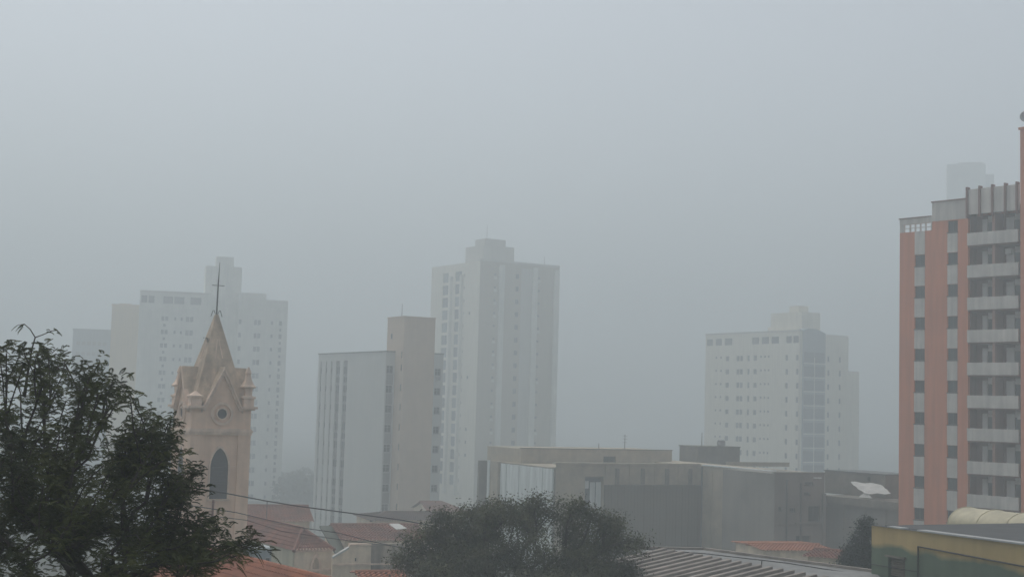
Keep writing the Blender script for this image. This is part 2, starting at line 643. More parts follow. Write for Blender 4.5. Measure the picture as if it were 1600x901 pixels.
for (a, c, pr) in ((772.6, 780.6, .5), (825, 833, .5), (859.6, 867, .5)):
    bx(tw, 'pilaster', WHITE, ux(a), ux(c), -pr, -.003, zb, zt - .6)
for (a, c) in ((716.8, 714.9), (700.5, 698.0)):
    bx(tw, 'fin', WHITE, -.7, -.003, uy(a), uy(c), zb + 3, zt - 3)
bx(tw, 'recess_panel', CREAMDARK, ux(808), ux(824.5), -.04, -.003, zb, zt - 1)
b = MB()
xa, xc = ux(752) + 1.0, ux(806)
b.box(xa, xc, 3, 12, zt - .05, zt + 4.4)
b.box(xa + 1, xc - 2, 4, 9, zt + 4.4, zt + 6.2)
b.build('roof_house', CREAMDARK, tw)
bx(tw, 'parapet', CREAMDARK, -.12, X1 + .12, -.12, .5, zt, zt + .5)

for (xx, yy, hh, lab) in ((xa + 2, 5, 3.5, 'faint antenna mast on the roof house of the tallest middle tower'), (X1 - 2, 4, 2.5, 'short faint mast at the right roof corner of the tallest middle tower')):
    o = MB().tube([(0, 0, 0), (0, 0, hh)], [.07, .04], 5).build('antenna', IRON)
    o.location = fr.world(xx, yy, zt + (6.2 if hh > 3 else .5))
    tag(o, lab, 'antenna')

# ---- pale slab on the left behind the church
fr = Frame(212, 600, 345, 75)
lc = fr.root('apartment_block', 'broad white apartment block with many small windows behind the church spire', 'apartment block')
zb = lc['_zb'] - 2
ux = lambda px, py=620: fr.front(px, py)[0]
xa, xb, xc_, xd = 0, ux(322), ux(366), ux(443.5, 640)
zt = fr.front(240, 456)[1]
zt2 = fr.front(432, 469)[1]
zt3 = fr.front(400, 458)[1]
xm = fr.front(416, 470)[0]
z0l = fr.front(290, 498.5)[1]
z0r = fr.front(415, 504)[1]
spx = (fr.front(415, 504)[1] - fr.front(415, 776)[1]) / 13.0
fh, wins = [], []
# columns given as pixel spans on the row y=498 (left wing) and y=504 (right wing)
L = [(252, 257, 1.1), (258, 263, 1.1), (272, 275.5, .8), (282, 285.5, .8), (290.5, 296, 1.3), (296.8, 302.3, 1.3)]
Rr = [(373, 377.5, 1.2), (397, 402, 1.3), (402.6, 407.6, 1.3), (412.6, 416, .9), (423.4, 427, .9), (436, 441, 1.2)]
for k in range(14):
    for (a, c, hg) in L:
        z = z0l - spx * k
        h = (fr.front(a, 498)[0], fr.front(c, 498)[0], z - hg / 2, z + hg / 2)
        fh.append(h)
        wins.append(h)
    z = z0l - spx * (k + .5)
    h = (fr.front(255.5, 498)[0], fr.front(259.5, 498)[0], z - .35, z + .35)
    fh.append(h)
    wins.append(h)
    for (a, c, hg) in Rr:
        z = z0r - spx * k
        h = (fr.front(a, 504)[0], fr.front(c, 504)[0], z - hg / 2, z + hg / 2)
        fh.append(h)
        wins.append(h)
    z = z0r - spx * (k + .5)
    h = (fr.front(436.8, 504)[0], fr.front(440.2, 504)[0], z - .35, z + .35)
    fh.append(h)
    wins.append(h)
for (a, c) in ((221, 230.5), (232.5, 241.5), (255.5, 271), (272.5, 288.5), (298, 315)):
    h = (fr.front(a, 463)[0], fr.front(c, 463)[0], zt - 2.7, zt - .9)
    fh.append(h)
    wins.append(h)
b = MB()
shell(b, 'front', xa, xb, zb, zt, 0, [h for h in fh if h[1] < xb], .3, cap0=True)
shell(b, 'front', xc_, xm, zb, zt3, 0, [h for h in fh if xc_ < h[0] and h[1] < xm], .3, cap0=True)
shell(b, 'front', xm, xd, zb, zt2, 0, [h for h in fh if h[0] > xm], .3, cap0=False)
b.box(xa, xb, .31, 14, zb, zt - .05)
b.box(xc_, xm, .31, 14, zb, zt3 - .05)
b.box(xm + .002, xd, .31, 14, zb, zt2 - .05)
b.box(xb + .002, xc_ - .002, 3, 13.9, zb, zt - .3)
b.build('wall', WHITE, lc)
for h in wins:
    ok = (h[1] < xb) or (h[0] > xc_ and h[1] < xm) or h[0] > xm
    if ok:
        window(lc, 'front', *h, style='one', sill=False)
b = MB()
b.box(fr.front(322, 450)[0], fr.front(379, 450)[0], 4, 12, zt - .3, fr.front(350, 414)[1])
b.box(fr.front(338, 450)[0], fr.front(366, 450)[0], 5, 10, fr.front(350, 414)[1], fr.front(350, 398)[1])
b.build('roof_house', WHITE, lc)
bx(lc, 'parapet', CREAMDARK, xa - .1, xb + .1, -.1, .4, zt, zt + .35)

# ---- two plain blocks on the far left
fr = Frame(169, 600, 385, 76)
o = fr.root('apartment_block', 'narrow sand coloured block left of the broad white one', 'apartment block')
x1, z1 = fr.front(211, 600)[0], fr.front(192, 478)[1]
b = MB().box(0, x1, 0, 12, o['_zb'] - 1, z1)
b.build('wall', SAND, o)
bx(o, 'parapet', SAND, -.15, x1 + .15, -.15, .4, z1, z1 + .5)
bx(o, 'roof_house', SAND, x1 * .25, x1 * .7, 3, 8, z1, z1 + .9)
fr = Frame(112, 560, 395, 76)
o = fr.root('apartment_block', 'low blue grey block at the far left, partly behind the feathery tree', 'apartment block')
x1, z1 = fr.front(171, 560)[0], fr.front(140, 516)[1]
fh = []
for i in range(6):
    for k in range(9):
        u = x1 * (.1 + .14 * i)
        fh.append((u, u + 1.1, z1 - 4.2 - 2.9 * k, z1 - 3.1 - 2.9 * k))
b = MB()
shell(b, 'front', 0, x1, o['_zb'] - 1, z1, 0, fh, .25, cap0=True)
b.box(0, x1, .26, 12, o['_zb'] - 1, z1 - .04)
b.build('wall', BLUEGREY, o)
for h in fh:
    window(o, 'front', *h, style='one', pane=G3, sill=False)
bx(o, 'parapet', BLUEGREY, -.15, x1 + .15, -.15, .4, z1, z1 + .4)

# ---- pale block on the right with the glazed stair
fr = Frame(1249, 640, 330, 58)
pb = fr.root('apartment_block', 'pale apartment block with a blue grey glazed stair column, behind the concrete building', 'apartment block')
zb = pb['_zb'] - 1
X1 = fr.front(1325, 640)[0]
Y1 = fr.left(1101, 640)[0]
zt = fr.left(1180, 520)[1]
uy = lambda px, py=578: fr.left(px, py)[0]
ux = lambda px, py=620: fr.front(px, py)[0]
z0 = fr.left(1229, 558)[1]
sp = (z0 - fr.left(1229, 711)[1]) / 7
lh, wins = [], []
cols = [(1117, 1120, .5, .3), (1124.5, 1127.5, .5, .3), (1133.4, 1139, 1.2, 0), (1150.4, 1155.2, 1.3, 0), (1155.6, 1160.4, 1.3, 0),
        (1167.4, 1171, 1.4, 0), (1177, 1182.3, 1.2, 0), (1187, 1190, .5, .3), (1193.2, 1196.2, .5, .3), (1199, 1202, .5, .3),
        (1227, 1231, 1.3, -.1), (1243.5, 1247.5, 1.3, -.1)]
for k in range(10):
    for (a, c, hg, dz) in cols:
        z = z0 - sp * k + dz
        h = (uy(c), uy(a), z - hg / 2, z + hg / 2)
        lh.append(h)
        wins.append(('left', *h))
for (a, c) in ((1104, 1114), (1118, 1128), (1132, 1144), (1175, 1186), (1190, 1201.5), (1205, 1217), (1228, 1237), (1239, 1248)):
    h = (uy(c, 535), uy(a, 535), zt - 2.75, zt - 1.05)
    lh.append(h)
    wins.append(('left', *h))
b = MB()
shell(b, 'left', 0, Y1, zb, zt, 0, lh, .3)
ga, gb = ux(1253), ux(1288)
fh = []
for k in range(10):
    z = z0 - sp * k - .1
    for (a, c) in ((1292.5, 1296), (1310.5, 1314)):
        h = (ux(a), ux(c), z - .65, z + .65)
        fh.append(h)
        wins.append(('front', *h))
shell(b, 'front', gb, X1, zb, zt - .4, 0, fh, .3)
b.box(0, ga, 0.001, .31, zb, zt)
b.box(.31, X1 - .002, .31, Y1 - .002, zb, zt - .5)
b.build('wall', CREAM, pb)
for f in wins:
    window(pb, *f[:5], style='one', sill=False)
# stair: glazed column, slightly proud with an arched head, white transoms
arc = [(ga, zt - .3)] + [(ga + (gb - ga) * t, zt - .3 + 1.3 * math.sin(math.pi * min(1, t * .75 + .25)) ** 1) for t in (0, .15, .3, .45, .6, .75, .9, 1)]
st = MB()
st.prism([(ga + .002, -.25, zb), (gb - .002, -.25, zb), (gb - .002, -.25, zt - .2), (ga + (gb - ga) * .6, -.25, zt + .7), (ga + (gb - ga) * .25, -.25, zt + .75), (ga + .002, -.25, zt + .2)], (0, 3, 0))
sto = st.build('stair_column', BLUEGREY, pb)
for k in range(10):
    z = z0 - sp * k
    for j in range(2):
        u = ga + .35 + j * (gb - ga - .5) / 2
        ww = (gb - ga - .9) / 2
        o = bx(sto, 'pane', GBLUE, u, u + ww, -.30, -.253, z - 1.15 - zb - (pb['_zb'] - zb), z + 1.25 - zb - (pb['_zb'] - zb))
    o = bx(sto, 'transom', WHITE, ga + .2, gb - .2, -.42, -.31, z - 1.5 - pb['_zb'], z - 1.28 - pb['_zb'])
bx(sto, 'mullion', WHITE, (ga + gb) / 2 - .1, (ga + gb) / 2 + .1, -.38, -.315, 0, zt - 6 - pb['_zb'])
b = MB()
ya, yb = uy(1238, 515), uy(1190, 515)
zc = fr.left(1215, 487)[1]
b.box(3, 9, ya, yb, zt - .4, zc)
b.box(4, 7, ya + 2, (ya + yb) / 2, zc, zc + 1.6)
b.box(3.5, 8, yb, yb + 1.6, zt - .4, zt + 1.6)
b.build('roof_house', CREAM, pb)
bx(pb, 'parapet', CREAMDARK, -.12, .5, -.12, Y1 + .1, zt, zt + .35)
xw = fr.front(1342, 650, 8)[0]
bx(pb, 'rear_wing', CREAM, X1 + .002, xw, 8, 20, zb, fr.front(1335, 580, 8)[1])

# ---- faint block above the roof of the salmon tower
fr = Frame(1480, 290, 560, 105)
gb_ = fr.root('apartment_block', 'faint grey block barely showing in fog above the salmon tower roof', 'apartment block')
x1 = fr.front(1540, 290)[0]
z1 = fr.front(1510, 256)[1]
b = MB().box(0, x1, 0, 12, gb_['_zb'] - 1, z1)
b.build('wall', WHITE, gb_)
b = MB().box(x1 * .3, x1 * .95, 2, 8, z1, z1 + .9)
b.build('roof_house', PALEGREY, gb_)
bx(gb_, 'side_wing', PALEGREY, x1 + .002, x1 + 3.4, 2, 11, gb_['_zb'] - 1, z1 - 4)
GHOST_TOP = z1 + 3

# ================================================================== MIDDLE WHITE BLOCK
fr = Frame(602.4, 571, 208, 58)
wb = fr.root('apartment_block', 'white apartment block with a tall windowless beige stair shaft and vertical window strips', 'apartment block')
zb = wb['_zb'] - 1
uy = lambda px, py=571: fr.left(px, py)[0]
ux = lambda px, py=576: fr.front(px, py)[0]
Y1 = uy(497.4)
X1 = ux(692.5)
zt = fr.left(600, 549.5)[1]
zw = [(fr.front(609, a)[1], fr.front(609, c)[1]) for a, c in ((583, 570.5), (799, 786))]
sp = (zw[0][0] - zw[1][0]) / 7
zi, ht = zw[0][0], 1.15
lh, lw = [], []
strips = []
zst = fr.left(540, 563)[1]
for (a, c) in ((500.6, 502.7), (508.9, 511.0), (517.2, 519.4)):
    strips.append((uy(c), uy(a), zb + .5, zst))
for (a, c) in ((525, 531.2), (536.6, 543)):
    strips.append((uy(c), uy(a), zb + .5, zst))
fh = []
for k in range(10):
    z = zi - sp * k
    h = (ux(604.0), ux(614.6), z, z + ht)
    fh.append(h)
    if k < 9:
        fh.append((ux(679.9), ux(689.2), z - .05, z + ht - .15))
b = MB()
shell(b, 'left', 0, Y1, zb, zt, 0, strips, .32)
shell(b, 'front', 0, X1, zb, zt, 0, [h for h in fh], .32)
b.box(.33, X1 - .002, .33, Y1 - .002, zb, zt - .05)
b.build('wall', COOLWHITE, wb)
for i, s in enumerate(strips):
    bx(wb, 'recess_strip', GREYSTRIP, .2, .325, s[0] + .001, s[1] - .001, s[2] + .001, s[3] - .001)
    for k in range(10):
        z = zi - sp * k
        if i < 3:
            window(wb, 'left', s[0] + .02, s[1] - .02, z + .1, z + 1.0, inset=.10, style='one', pane=G1, sill=False)
        else:
            window(wb, 'left', s[0] + .05, s[1] - .05, z - .1, z + 1.15, inset=.10, style='slide', pane=random.choice([G1, G2]), sill=False)
            window(wb, 'left', s[0] + .05, s[1] - .05, z - 1.45, z - .45, inset=.10, style='slide', pane=random.choice([G2, G3]), sill=False)
for h in fh:
    window(wb, 'front', *h, inset=.18, style='quad', pane=random.choice([G1, G1, G2]))
for k in range(10):
    z = zi - sp * k
    bx(wb, 'spandrel', GREYSTRIP, ux(604.0), ux(614.6), -.02, -.003, z - sp + ht + .05, z - .1) if k < 9 else None
bx(wb, 'coping', GREYSTRIP, -.08, .4, .42, Y1 + .08, zt, zt + .18)
bx(wb, 'coping', GREYSTRIP, -.08, X1 + .08, -.08, .4, zt, zt + .18)
# beige shaft: front plane at y=-2.6
PR = -2.6
xs0, xs1 = fr.front(629.5, 576, PR)[0], fr.front(678, 576, PR)[0]
ztt = fr.front(650, 496, PR)[1]
b = MB()
hs_ = []
for k in range(-1, 9):
    z = zi - sp * k + .35
    hs_.append((PR + .35, PR + .8, z, z + 1.0))
hs_[0] = (PR + .35, PR + .8, hs_[0][2] - 1.0, hs_[0][3] - 1.0)
shell(b, 'left', PR, 2.8, zb, ztt, xs0, hs_, .25)
shell(b, 'front', xs0, xs1, zb, ztt, PR, [], .25)
b.box(xs0 + .26, xs1 - .002, PR + .26, 2.79, zb, ztt - .03)
b.build('stair_shaft', BEIGE, wb)
for h in hs_:
    window(wb, 'left', *h, off=xs0, inset=.1, style='one', pane=G1, sill=False)
window(wb, 'left', 1.1, 1.5, zt + 2.0, zt + 2.8, off=xs0 - .06, inset=.0, style='one', pane=G2, sill=False)
bx(wb, 'coping', BEIGE, xs0 - .07, xs1 + .07, PR - .07, 2.87, ztt, ztt + .15)
b = MB().box(ux(681), ux(686.5), -.5, -.003, fr.front(684, 594)[1], fr.front(684, 588.5)[1])
b.build('air_conditioner', FRAME, wb)
p = fr.world((xs0 + xs1) / 2 - 1.7, 0, ztt)
o = MB().tube([p, p + Vector((0, 0, 2.1))], [.05, .03], 5).build('antenna', IRON)
tag(o, 'thin antenna mast on top of the beige stair shaft', 'antenna')

# ================================================================== SALMON BALCONY TOWER (right)
fr = Frame(1513, 520, 126, 139.8)
rb = fr.root('apartment_tower', 'salmon and grey apartment tower with stacked balconies at the right edge', 'apartment tower')
zb = rb['_zb'] - 1
ux = lambda px, py=520: fr.front(px, py)[0]
xL = ux(1405.3)
xs_ = [xL, ux(1428.8), ux(1444.8), ux(1480.2), ux(1496.2), ux(1512.6)]
z0 = fr.front(1513, 415)[1]
sp = (fr.front(1513, 415)[1] - fr.front(1513, 771)[1]) / 7
ztL = fr.front(1430, 362)[1]
ztLp0, ztLp1 = fr.front(1430, 350)[1], fr.front(1430, 341)[1]
ztR = fr.front(1480, 344)[1]
ztRp = fr.front(1485, 314)[1]
xstep = ux(1456.5, 330)
zw1 = fr.front(1437, 416)[1]
zw2 = fr.front(1488, 363)[1]
WH = fr.front(1437, 398)[1] - zw1
c1 = [(xs_[1], xs_[2], zw1 - sp * k, zw1 - sp * k + WH) for k in range(12)]
c2 = [(xs_[3], xs_[4], zw2 - sp * k, zw2 - sp * k + WH) for k in range(13)]
b = MB()
c1 = [h for h in c1 if h[2] > zb + 1]
c2 = [h for h in c2 if h[2] > zb + 1]
shell(b, 'front', xL, xstep, zb, ztL, 0, c1, .3, cap0=True, cap1=False)
shell(b, 'front', xstep, xs_[5], zb, ztR, 0, c2, .3, cap0=False, cap1=True)
b.box(xL, xstep, .31, 10, zb, ztL - .03)
b.box(xstep + .002, xs_[5], .31, 10, zb, ztR - .03)
b.build('wall', SALMON, rb)
for h in c1 + c2:
    window(rb, 'front', *h, inset=.17, style='slide', pane=random.choice([G2, G2, G1]), frame=FRAMEDARK)
for col in (c1, c2):
    for i, h in enumerate(col):
        lo = col[i + 1][3] + .01 if i + 1 < len(col) else zb
        bx(rb, 'spandrel_panel', PALEGREY, h[0], h[1], -.03, -.003, lo, h[2] - .075)
bx(rb, 'spandrel_panel', PALEGREY, xs_[1], xs_[2], -.03, -.003, c1[0][3] + .01, ztL - .01)
# roof terrace beam on posts, grey attic block
b = MB()
b.box(xL, xstep - .002, -.05, .2, ztLp0, ztLp1)
bm_ = b.build('terrace_beam', PALEGREY, rb)
for t in (0.0, .30, .46, .62, .78, .96):
    bx(rb, 'terrace_post', PALEGREY, xL + (xstep - xL) * t + .002, xL + (xstep - xL) * t + (.5 if t in (0.0,) else .10), 0, .15, ztL, ztLp0)
bx(rb, 'terrace_rail', INNERWHITE, xL + .5, xstep - .02, .04, .09, (ztL + ztLp0) / 2 - .04, (ztL + ztLp0) / 2 + .04)
bx(rb, 'attic_block', PALEGREY, xstep, xs_[5], -.02, 8, ztR + .002, ztRp)
bx(rb, 'coping', MAROON, xstep - .06, xs_[5] - .01, -.1, .3, ztRp + .002, ztRp + .12)
bx(rb, 'coping', MAROON, xL - .06, xstep - .1, -.12, .3, ztLp1 + .002, ztLp1 + .1)
# balcony bay
xa, xe = ux(1513.6), ux(1594.2)
DP = 1.25
zTop = fr.front(1514, 336)[1]
b = MB()
b.box(xa, xe, DP, DP + .2, zb, zTop)
b.build('balcony_back_wall', MAROON, rb)
bx(rb, 'side_wall', MAROON, xa - .16, xa, .32, DP, zb, zTop + .5)
bx(rb, 'side_wall', MAROON, xe, xe + .16, .02, DP, zb, zTop + .5)
H = fr.front(1513.6, 364.9)[1] - fr.front(1513.6, 384)[1]
U = lambda f: xa + (xe - xa) * f
for k in range(-1, 11):
    zp = z0 - sp * k                              # top of the parapet of this balcony
    zf = zp - H                                   # underside of the parapet band
    if zf < zb + 1:
        continue
    s = MB()
    s.box(xa + .002, xe - .002, -.12, DP - .002, zf - .14, zf + .10)
    bal = s.build('balcony', MAROON, rb)
    bal['_zb'] = rb['_zb']
    MB().box(xa + .02, xe - .02, -.30, -.125, zf, zp).build('parapet', PALEGREY, bal)
    zc = zf + .10
    zl = zf + sp - .14
    MB().box(U(.475), U(.53), -.1, DP - .003, zc, zl - .002).build('divider', PINKPOST, bal)
    for (f0, f1, f2, f3) in ((.13, .23, .245, .46), (.60, .755, .77, .985)):
        MB().box(U(f0), U(f1), DP - .08, DP - .004, zc, zl - .3).build('wall_panel', INNERWHITE, bal)
        d = MB().box(U(f2), U(f3), DP - .06, DP - .004, zc, zc + 2.05).build('door', FRAMEDARK, bal)
        d['_zb'] = rb['_zb']
        MB().box(U(f2), U(f3), DP - .10, DP - .004, zc + 2.06, zl - .05).build('lintel', INNERWHITE, bal)
        MB().box(U(f2) + .04, (U(f2) + U(f3)) / 2 - .03, DP - .075, DP - .062, zc + .08, zc + 2.0).build('pane', random.choice([G1, G2, G1]), bal)
        MB().box((U(f2) + U(f3)) / 2 + .03, U(f3) - .04, DP - .075, DP - .062, zc + .08, zc + 2.0).build('pane', random.choice([G1, G2, G3]), bal)
    if k in (0, 2, 5):
        fx = (.68, .47, .90)[(0, 2, 5).index(k)]
        MB().box(U(fx) - .3, U(fx) + .25, DP - .42, DP - .11, zl - .75, zl - .25).build('air_conditioner', INNERWHITE, bal)
# top panels and fins
zpt = [fr.front(1514, 297)[1], zTop]
for i in range(4):
    MB().box(U(i / 4) + .12, U((i + 1) / 4) - .02, -.25, .0, zTop, zpt[0]).build('parapet_panel', PALEGREY, rb)
for i in range(5):
    MB().box(U(i / 4) - .06 - (.14 if i == 4 else 0), U(i / 4) + .10 - (.14 if i == 4 else 0), -.42, .05, zTop - .3, zpt[0] + .22).build('fin', MAROON, rb)
bx(rb, 'roof_slab', PALEGREY, xa, xe, .02, 10, zTop + .3, zTop + .6)
bx(rb, 'rear_wall', SALMON, xa, xe, DP + .21, 10, zb, zTop + .3)
# right hand salmon core rising above the roof
zk = fr.front(1596, 204)[1]
xk0, xk1 = ux(1595.2), ux(1595.2) + 4.5
b = MB().box(xk0 + .17, xk1, -.35, 9, zb, zk)
b.box(xk0 + .05, xk1 + .1, -.47, 9.1, zk + .002, zk + .2)
b.build('lift_core', SALMON, rb)
p = fr.world(fr.front(1604, 186, 1.0)[0], 1.0, zk + .2)
e = bpy.data.objects.new('satellite_dish', None)
C.objects.link(e)
e.location = p
tag(e, 'round grey satellite dish on the roof core at the very right edge', 'satellite dish')
MB().tube([(0, 0, 0), (0, 0, 1.0)], .05, 8).build('mast', IRON, e)
dsh = MB().lathe(0, 0, [(.02, 0), (.3, .04), (.5, .13), (.62, .25), (.60, .26), (.48, .16), (.28, .07), (.02, .03)], 20).build('dish', FRAME, e, smooth=True)
dsh.rotation_euler = (R(68), 0, R(-18))
dsh.location = (-.0, -.1, 1.05)
MB().tube([(0, 0, 0), (0, -.55, .35)], .02, 6).build('feed_arm', IRON, e).location = (0, -.1, 1.1)

# ================================================================== CONCRETE BUILDING
fr = Frame(1095, 800, 158, 64)
cb = fr.root('concrete_building', 'long raw concrete building with a dark slatted front and a pale metal screen', 'building')
zb = cb['_zb'] - 1
ux = lambda px, py=760: fr.front(px, py)[0]
zt = fr.front(1090, 727)[1]
xA = ux(868)
ywr = fr.left(1208, 760)[0]                       # negative: the right wing comes forward
x0s, x1s = ux(944), ux(1094.3)
zsl = fr.front(1000, 757)[1]
b = MB()
rec = (ux(914), ux(943), zb + 2.5, fr.front(930, 744)[1])
shell(b, 'front', xA, 0, zb, zt, 0, [rec], 1.2, cap0=False, cap1=False)
b.box(xA + .002, 0.3, 1.21, 16, zb, zt - .35)
b.build('wall', CONCRETE, cb)
# recess: pale panels and glass
bx(cb, 'recess_wall', CONCDARK, rec[0], rec[1], 1.05, 1.2, rec[2], rec[3])
ww = rec[1] - rec[0]
bx(cb, 'white_panel', STEELSHEET, rec[0] + ww * .40, rec[0] + ww * .66, .5, .58, rec[2], rec[3] - .6)
bx(cb, 'white_panel', STEELSHEET, rec[0] + ww * .72, rec[0] + ww * .99, .5, .58, rec[2] + 1.5, rec[3] - .6)
bx(cb, 'white_panel', STEELSHEET, rec[0] + ww * .10, rec[0] + ww * .32, .5, .58, rec[3] - 1.3, rec[3] - .5)
bx(cb, 'glass_band', GBLUE, rec[0] + .05, rec[1] - .05, .75, .8, rec[2], rec[3] - .2)
# dark slatted panel
n = 30
wv = (x1s - x0s) / n
bx(cb, 'slat_backing', STEELDARK, x0s, x1s, -.04, -.004, zb, zsl)
sm = None
for i in range(n):
    if sm is None:
        sm = MB().box(0, wv * .955, -.16, -.043, zb + .1 - cb['_zb'], zsl - cb['_zb']).mesh('slat', SLATBROWN)
    o = bpy.data.objects.new('slat', sm)
    C.objects.link(o)
    o.parent = cb
    o.location = (x0s + i * wv, random.uniform(-.02, .02), random.uniform(-.05, .02))
for px in (963, 1003, 1041, 1077):
    bx(cb, 'beam_end', CONCDARK, ux(px, 745) - .18, ux(px, 745) + .18, -.35, -.004, zsl + .05, zt - .35)
zq3 = zsl + (zt - zsl) * .48
for i, (a, c) in enumerate(((870, 912), (944.5, 982), (982.5, 1021), (1021.5, 1058), (1058.5, 1093.5))):
    bx(cb, 'concrete_panel', CONCRETE, ux(a) + .04, ux(c) - .04, -.05 - random.uniform(0, .05), -.003, zq3 + .05, zt - .06)
    if i:
        bx(cb, 'concrete_panel', CONCRETE, ux(a) + .04, ux(c) - .04, -.03 - random.uniform(0, .04), -.003, zsl + .06, zq3 - .05)
for z_ in (.25, .5, .75):
    bx(cb, 'concrete_panel', CONCRETE, ux(870) + .04, ux(912) - .04, -.03 - random.uniform(0, .05), -.003, zb + (zq3 - zb) * (z_ - .22), zb + (zq3 - zb) * (z_ + .02))
bx(cb, 'rain_pipe', STEELDARK, ux(1094.2) - .02, ux(1094.2) + .12, -.30, -.17, zb, zt - .1)
bx(cb, 'fascia', CONCRETE, xA - .1, -.25, -.2, .5, zt, zt + .22)
# right wing: panels of formed concrete on the face x=0
y0w = ywr
b = MB()
b.box(.06, 5, y0w + .05, 15, zb, zt)
b.build('wing_wall', CONCRETE, cb)
nr, nc = 4, 6
zlist = [zb + (zt - zb) * t for t in (0, .22, .48, .74, 1)]
for i in range(nc):
    for j in range(nr):
        ya_, yb_ = y0w + (0 - y0w) * i / nc, y0w + (0 - y0w) * (i + 1) / nc
        bx(cb, 'concrete_panel', CONCRETE, .0 + random.uniform(-.05, .03), .058, ya_ + .035, yb_ - .035, zlist[j] + .035, zlist[j + 1] - .035)
bx(cb, 'coping', STEELSHEET, -.12, .35, y0w - .05, -.25, zt + .003, zt + .14)
# pale metal screen going back on the left
yS0, yS1 = fr.left(866.5, 760, xA)[0], fr.left(783.5, 760, xA)[0]
zs1 = fr.left(800, 725, xA)[1]
n = 16
wv = (yS1 - yS0) / n
for i in range(n):
    k_ = MB()
    q = random.uniform(-.05, .05)
    k_.box(xA - .22 + q, xA - .10, yS0 + i * wv + .04, yS0 + (i + 1) * wv - .02, zb + 1, zs1 + random.uniform(-.03, .03))
    k_.build('screen_panel', STEELSHEET, cb)
bx(cb, 'side_wall', CONCDARK, xA - .08, xA + .001, .001, yS1, zb, zt - .4)
yS2 = fr.left(768.5, 750, xA)[0]
bx(cb, 'end_column', CONCRETE, xA - .5, xA + .4, yS1 + .1, yS2, zb, zs1 + .2)
bx(cb, 'white_edge', STEELSHEET, xA - .62, xA - .5, yS2 - .5, yS2 + .02, zb, zs1 + .25)
xq0, zq = fr.front(749, 719, yS2 + 1)
xq1 = fr.front(769, 719, yS2 + 1)[0]
bx(cb, 'end_wall', CONCDARK, xq0, xq1, yS2 + 1, yS2 + 1.4, zb, zq)
bx(cb, 'rear_body', CONCRETE, xA + .41, 0, 16.01, yS2 + 1, zb, zt - .36)
# set-back upper storey
OFF = 10
x2, z2 = fr.front(815, 700, OFF)
x3, z3 = fr.front(1050, 704, OFF)
wz0, wz1 = fr.front(952, 722, OFF)[1], fr.front(952, 712.5, OFF)[1]
wx0, wx1 = fr.front(943, 717, OFF)[0], fr.front(962, 717, OFF)[0]
b = MB()
shell(b, 'front', x2, x3, zt - .4, (z2 + z3) / 2, OFF, [(wx0, wx1, wz0, wz1)], .25, cap0=True)
b.box(x2, x3, OFF + .26, OFF + 9, zt - .4, (z2 + z3) / 2 - .02)
b.build('upper_storey', CONCRETE, cb)
window(cb, 'front', wx0, wx1, wz0, wz1, off=OFF, style='slide', pane=G1, frame=FRAMEDARK)
bx(cb, 'coping', CONCDARK, x2 - .06, x3 + .06, OFF - .06, OFF + .4, (z2 + z3) / 2 + .002, (z2 + z3) / 2 + .1)
# roof hut right with tank
OFH = 12
hx0, hz = fr.front(1090, 698, OFH)
hx1 = fr.front(1156, 705, OFH)[0]
b = MB().box(hx0, hx1, OFH, OFH + 4, zt - .5, hz)
b.build('roof_hut', CONCDARK, cb)
bx(cb, 'coping', CONCDARK, hx0 - .08, hx1 + .08, OFH - .08, OFH + 4.08, hz + .002, hz + .12)
b = MB().box(hx0 + .2, hx1 + 3, 6, 6.3, zt - .3, fr.front(1120, 721, 6)[1])
b.build('roof_parapet', CONCRETE, cb)
tp = fr.world(fr.front(1133, 695, OFH)[0] + .1, OFH + 1.0, hz + .12)
e = bpy.data.objects.new('water_tank', None)
C.objects.link(e)
e.location = tp
tag(e, 'squat grey water tank on the dark roof hut', 'water tank')
MB().lathe(0, 0, [(.42, 0), (.52, .1), (.54, .55), (.50, .62)], 18).build('tank', FRAME, e, smooth=True)
MB().lathe(0, 0, [(.53, .6), (.35, .78), (.1, .86)], 18).build('lid', FRAME, e, smooth=True)
for (px, y0, y1, off, lab) in ((935.5, 702, 692, OFF, 'short antenna on the upper storey roof edge, left one'), (976, 706, 678, OFF + .5, 'tall thin antenna on the concrete upper storey'),
                             (1096.5, 698, 675, OFH + .3, 'dark thin pole at the left corner of the dark roof hut')):
    xx, zz = fr.front(px, y0, off)
    zz2 = fr.front(px, y1, off)[1]
    p = fr.world(xx, off, zz - .02)
    am = MB().tube([(0, 0, 0), (0, 0, zz2 - zz)], [.05, .03], 6)
    if 'tall' in lab:
        for q in (.55, .75, .92):
            am.tube([(-.28, 0, (zz2 - zz) * q), (.28, 0, (zz2 - zz) * q)], .014, 5)
    o = am.build('antenna', IRON)
    o.location = p
    tag(o, lab, 'antenna')

# ================================================================== GREY RENDERED HOUSES (right of the concrete building)
fr = Frame(1210, 800, 141, 64)
gh = fr.root('rendered_house', 'unpainted grey rendered house with small dark windows beside the concrete building', 'house')
zb = gh['_zb'] - 1
ux = lambda px, py=800: fr.front(px, py)[0]
xe = ux(1288)
zt = fr.front(1240, 739)[1]
fh = []
for (a, c, t, bt) in ((1216, 1221, 791, 797), (1234, 1242, 793, 799), (1263, 1281, 790, 814), (1257, 1270, 752.5, 757.5), (1244, 1267, 836, 851), (1256, 1265, 769, 773)):
    fh.append((ux(a), ux(c), fr.front((a + c) / 2, bt)[1], fr.front((a + c) / 2, t)[1]))
b = MB()
shell(b, 'front', 0, xe, zb, zt, 0, fh, .28, cap0=True)
b.box(0.001, xe - .001, .29, 9, zb, zt - .04)
b.build('wall', CONCBLUE, gh)
for h in fh:
    window(gh, 'front', *h, style='slide', pane=random.choice([G1, G2]), frame=FRAMEDARK)
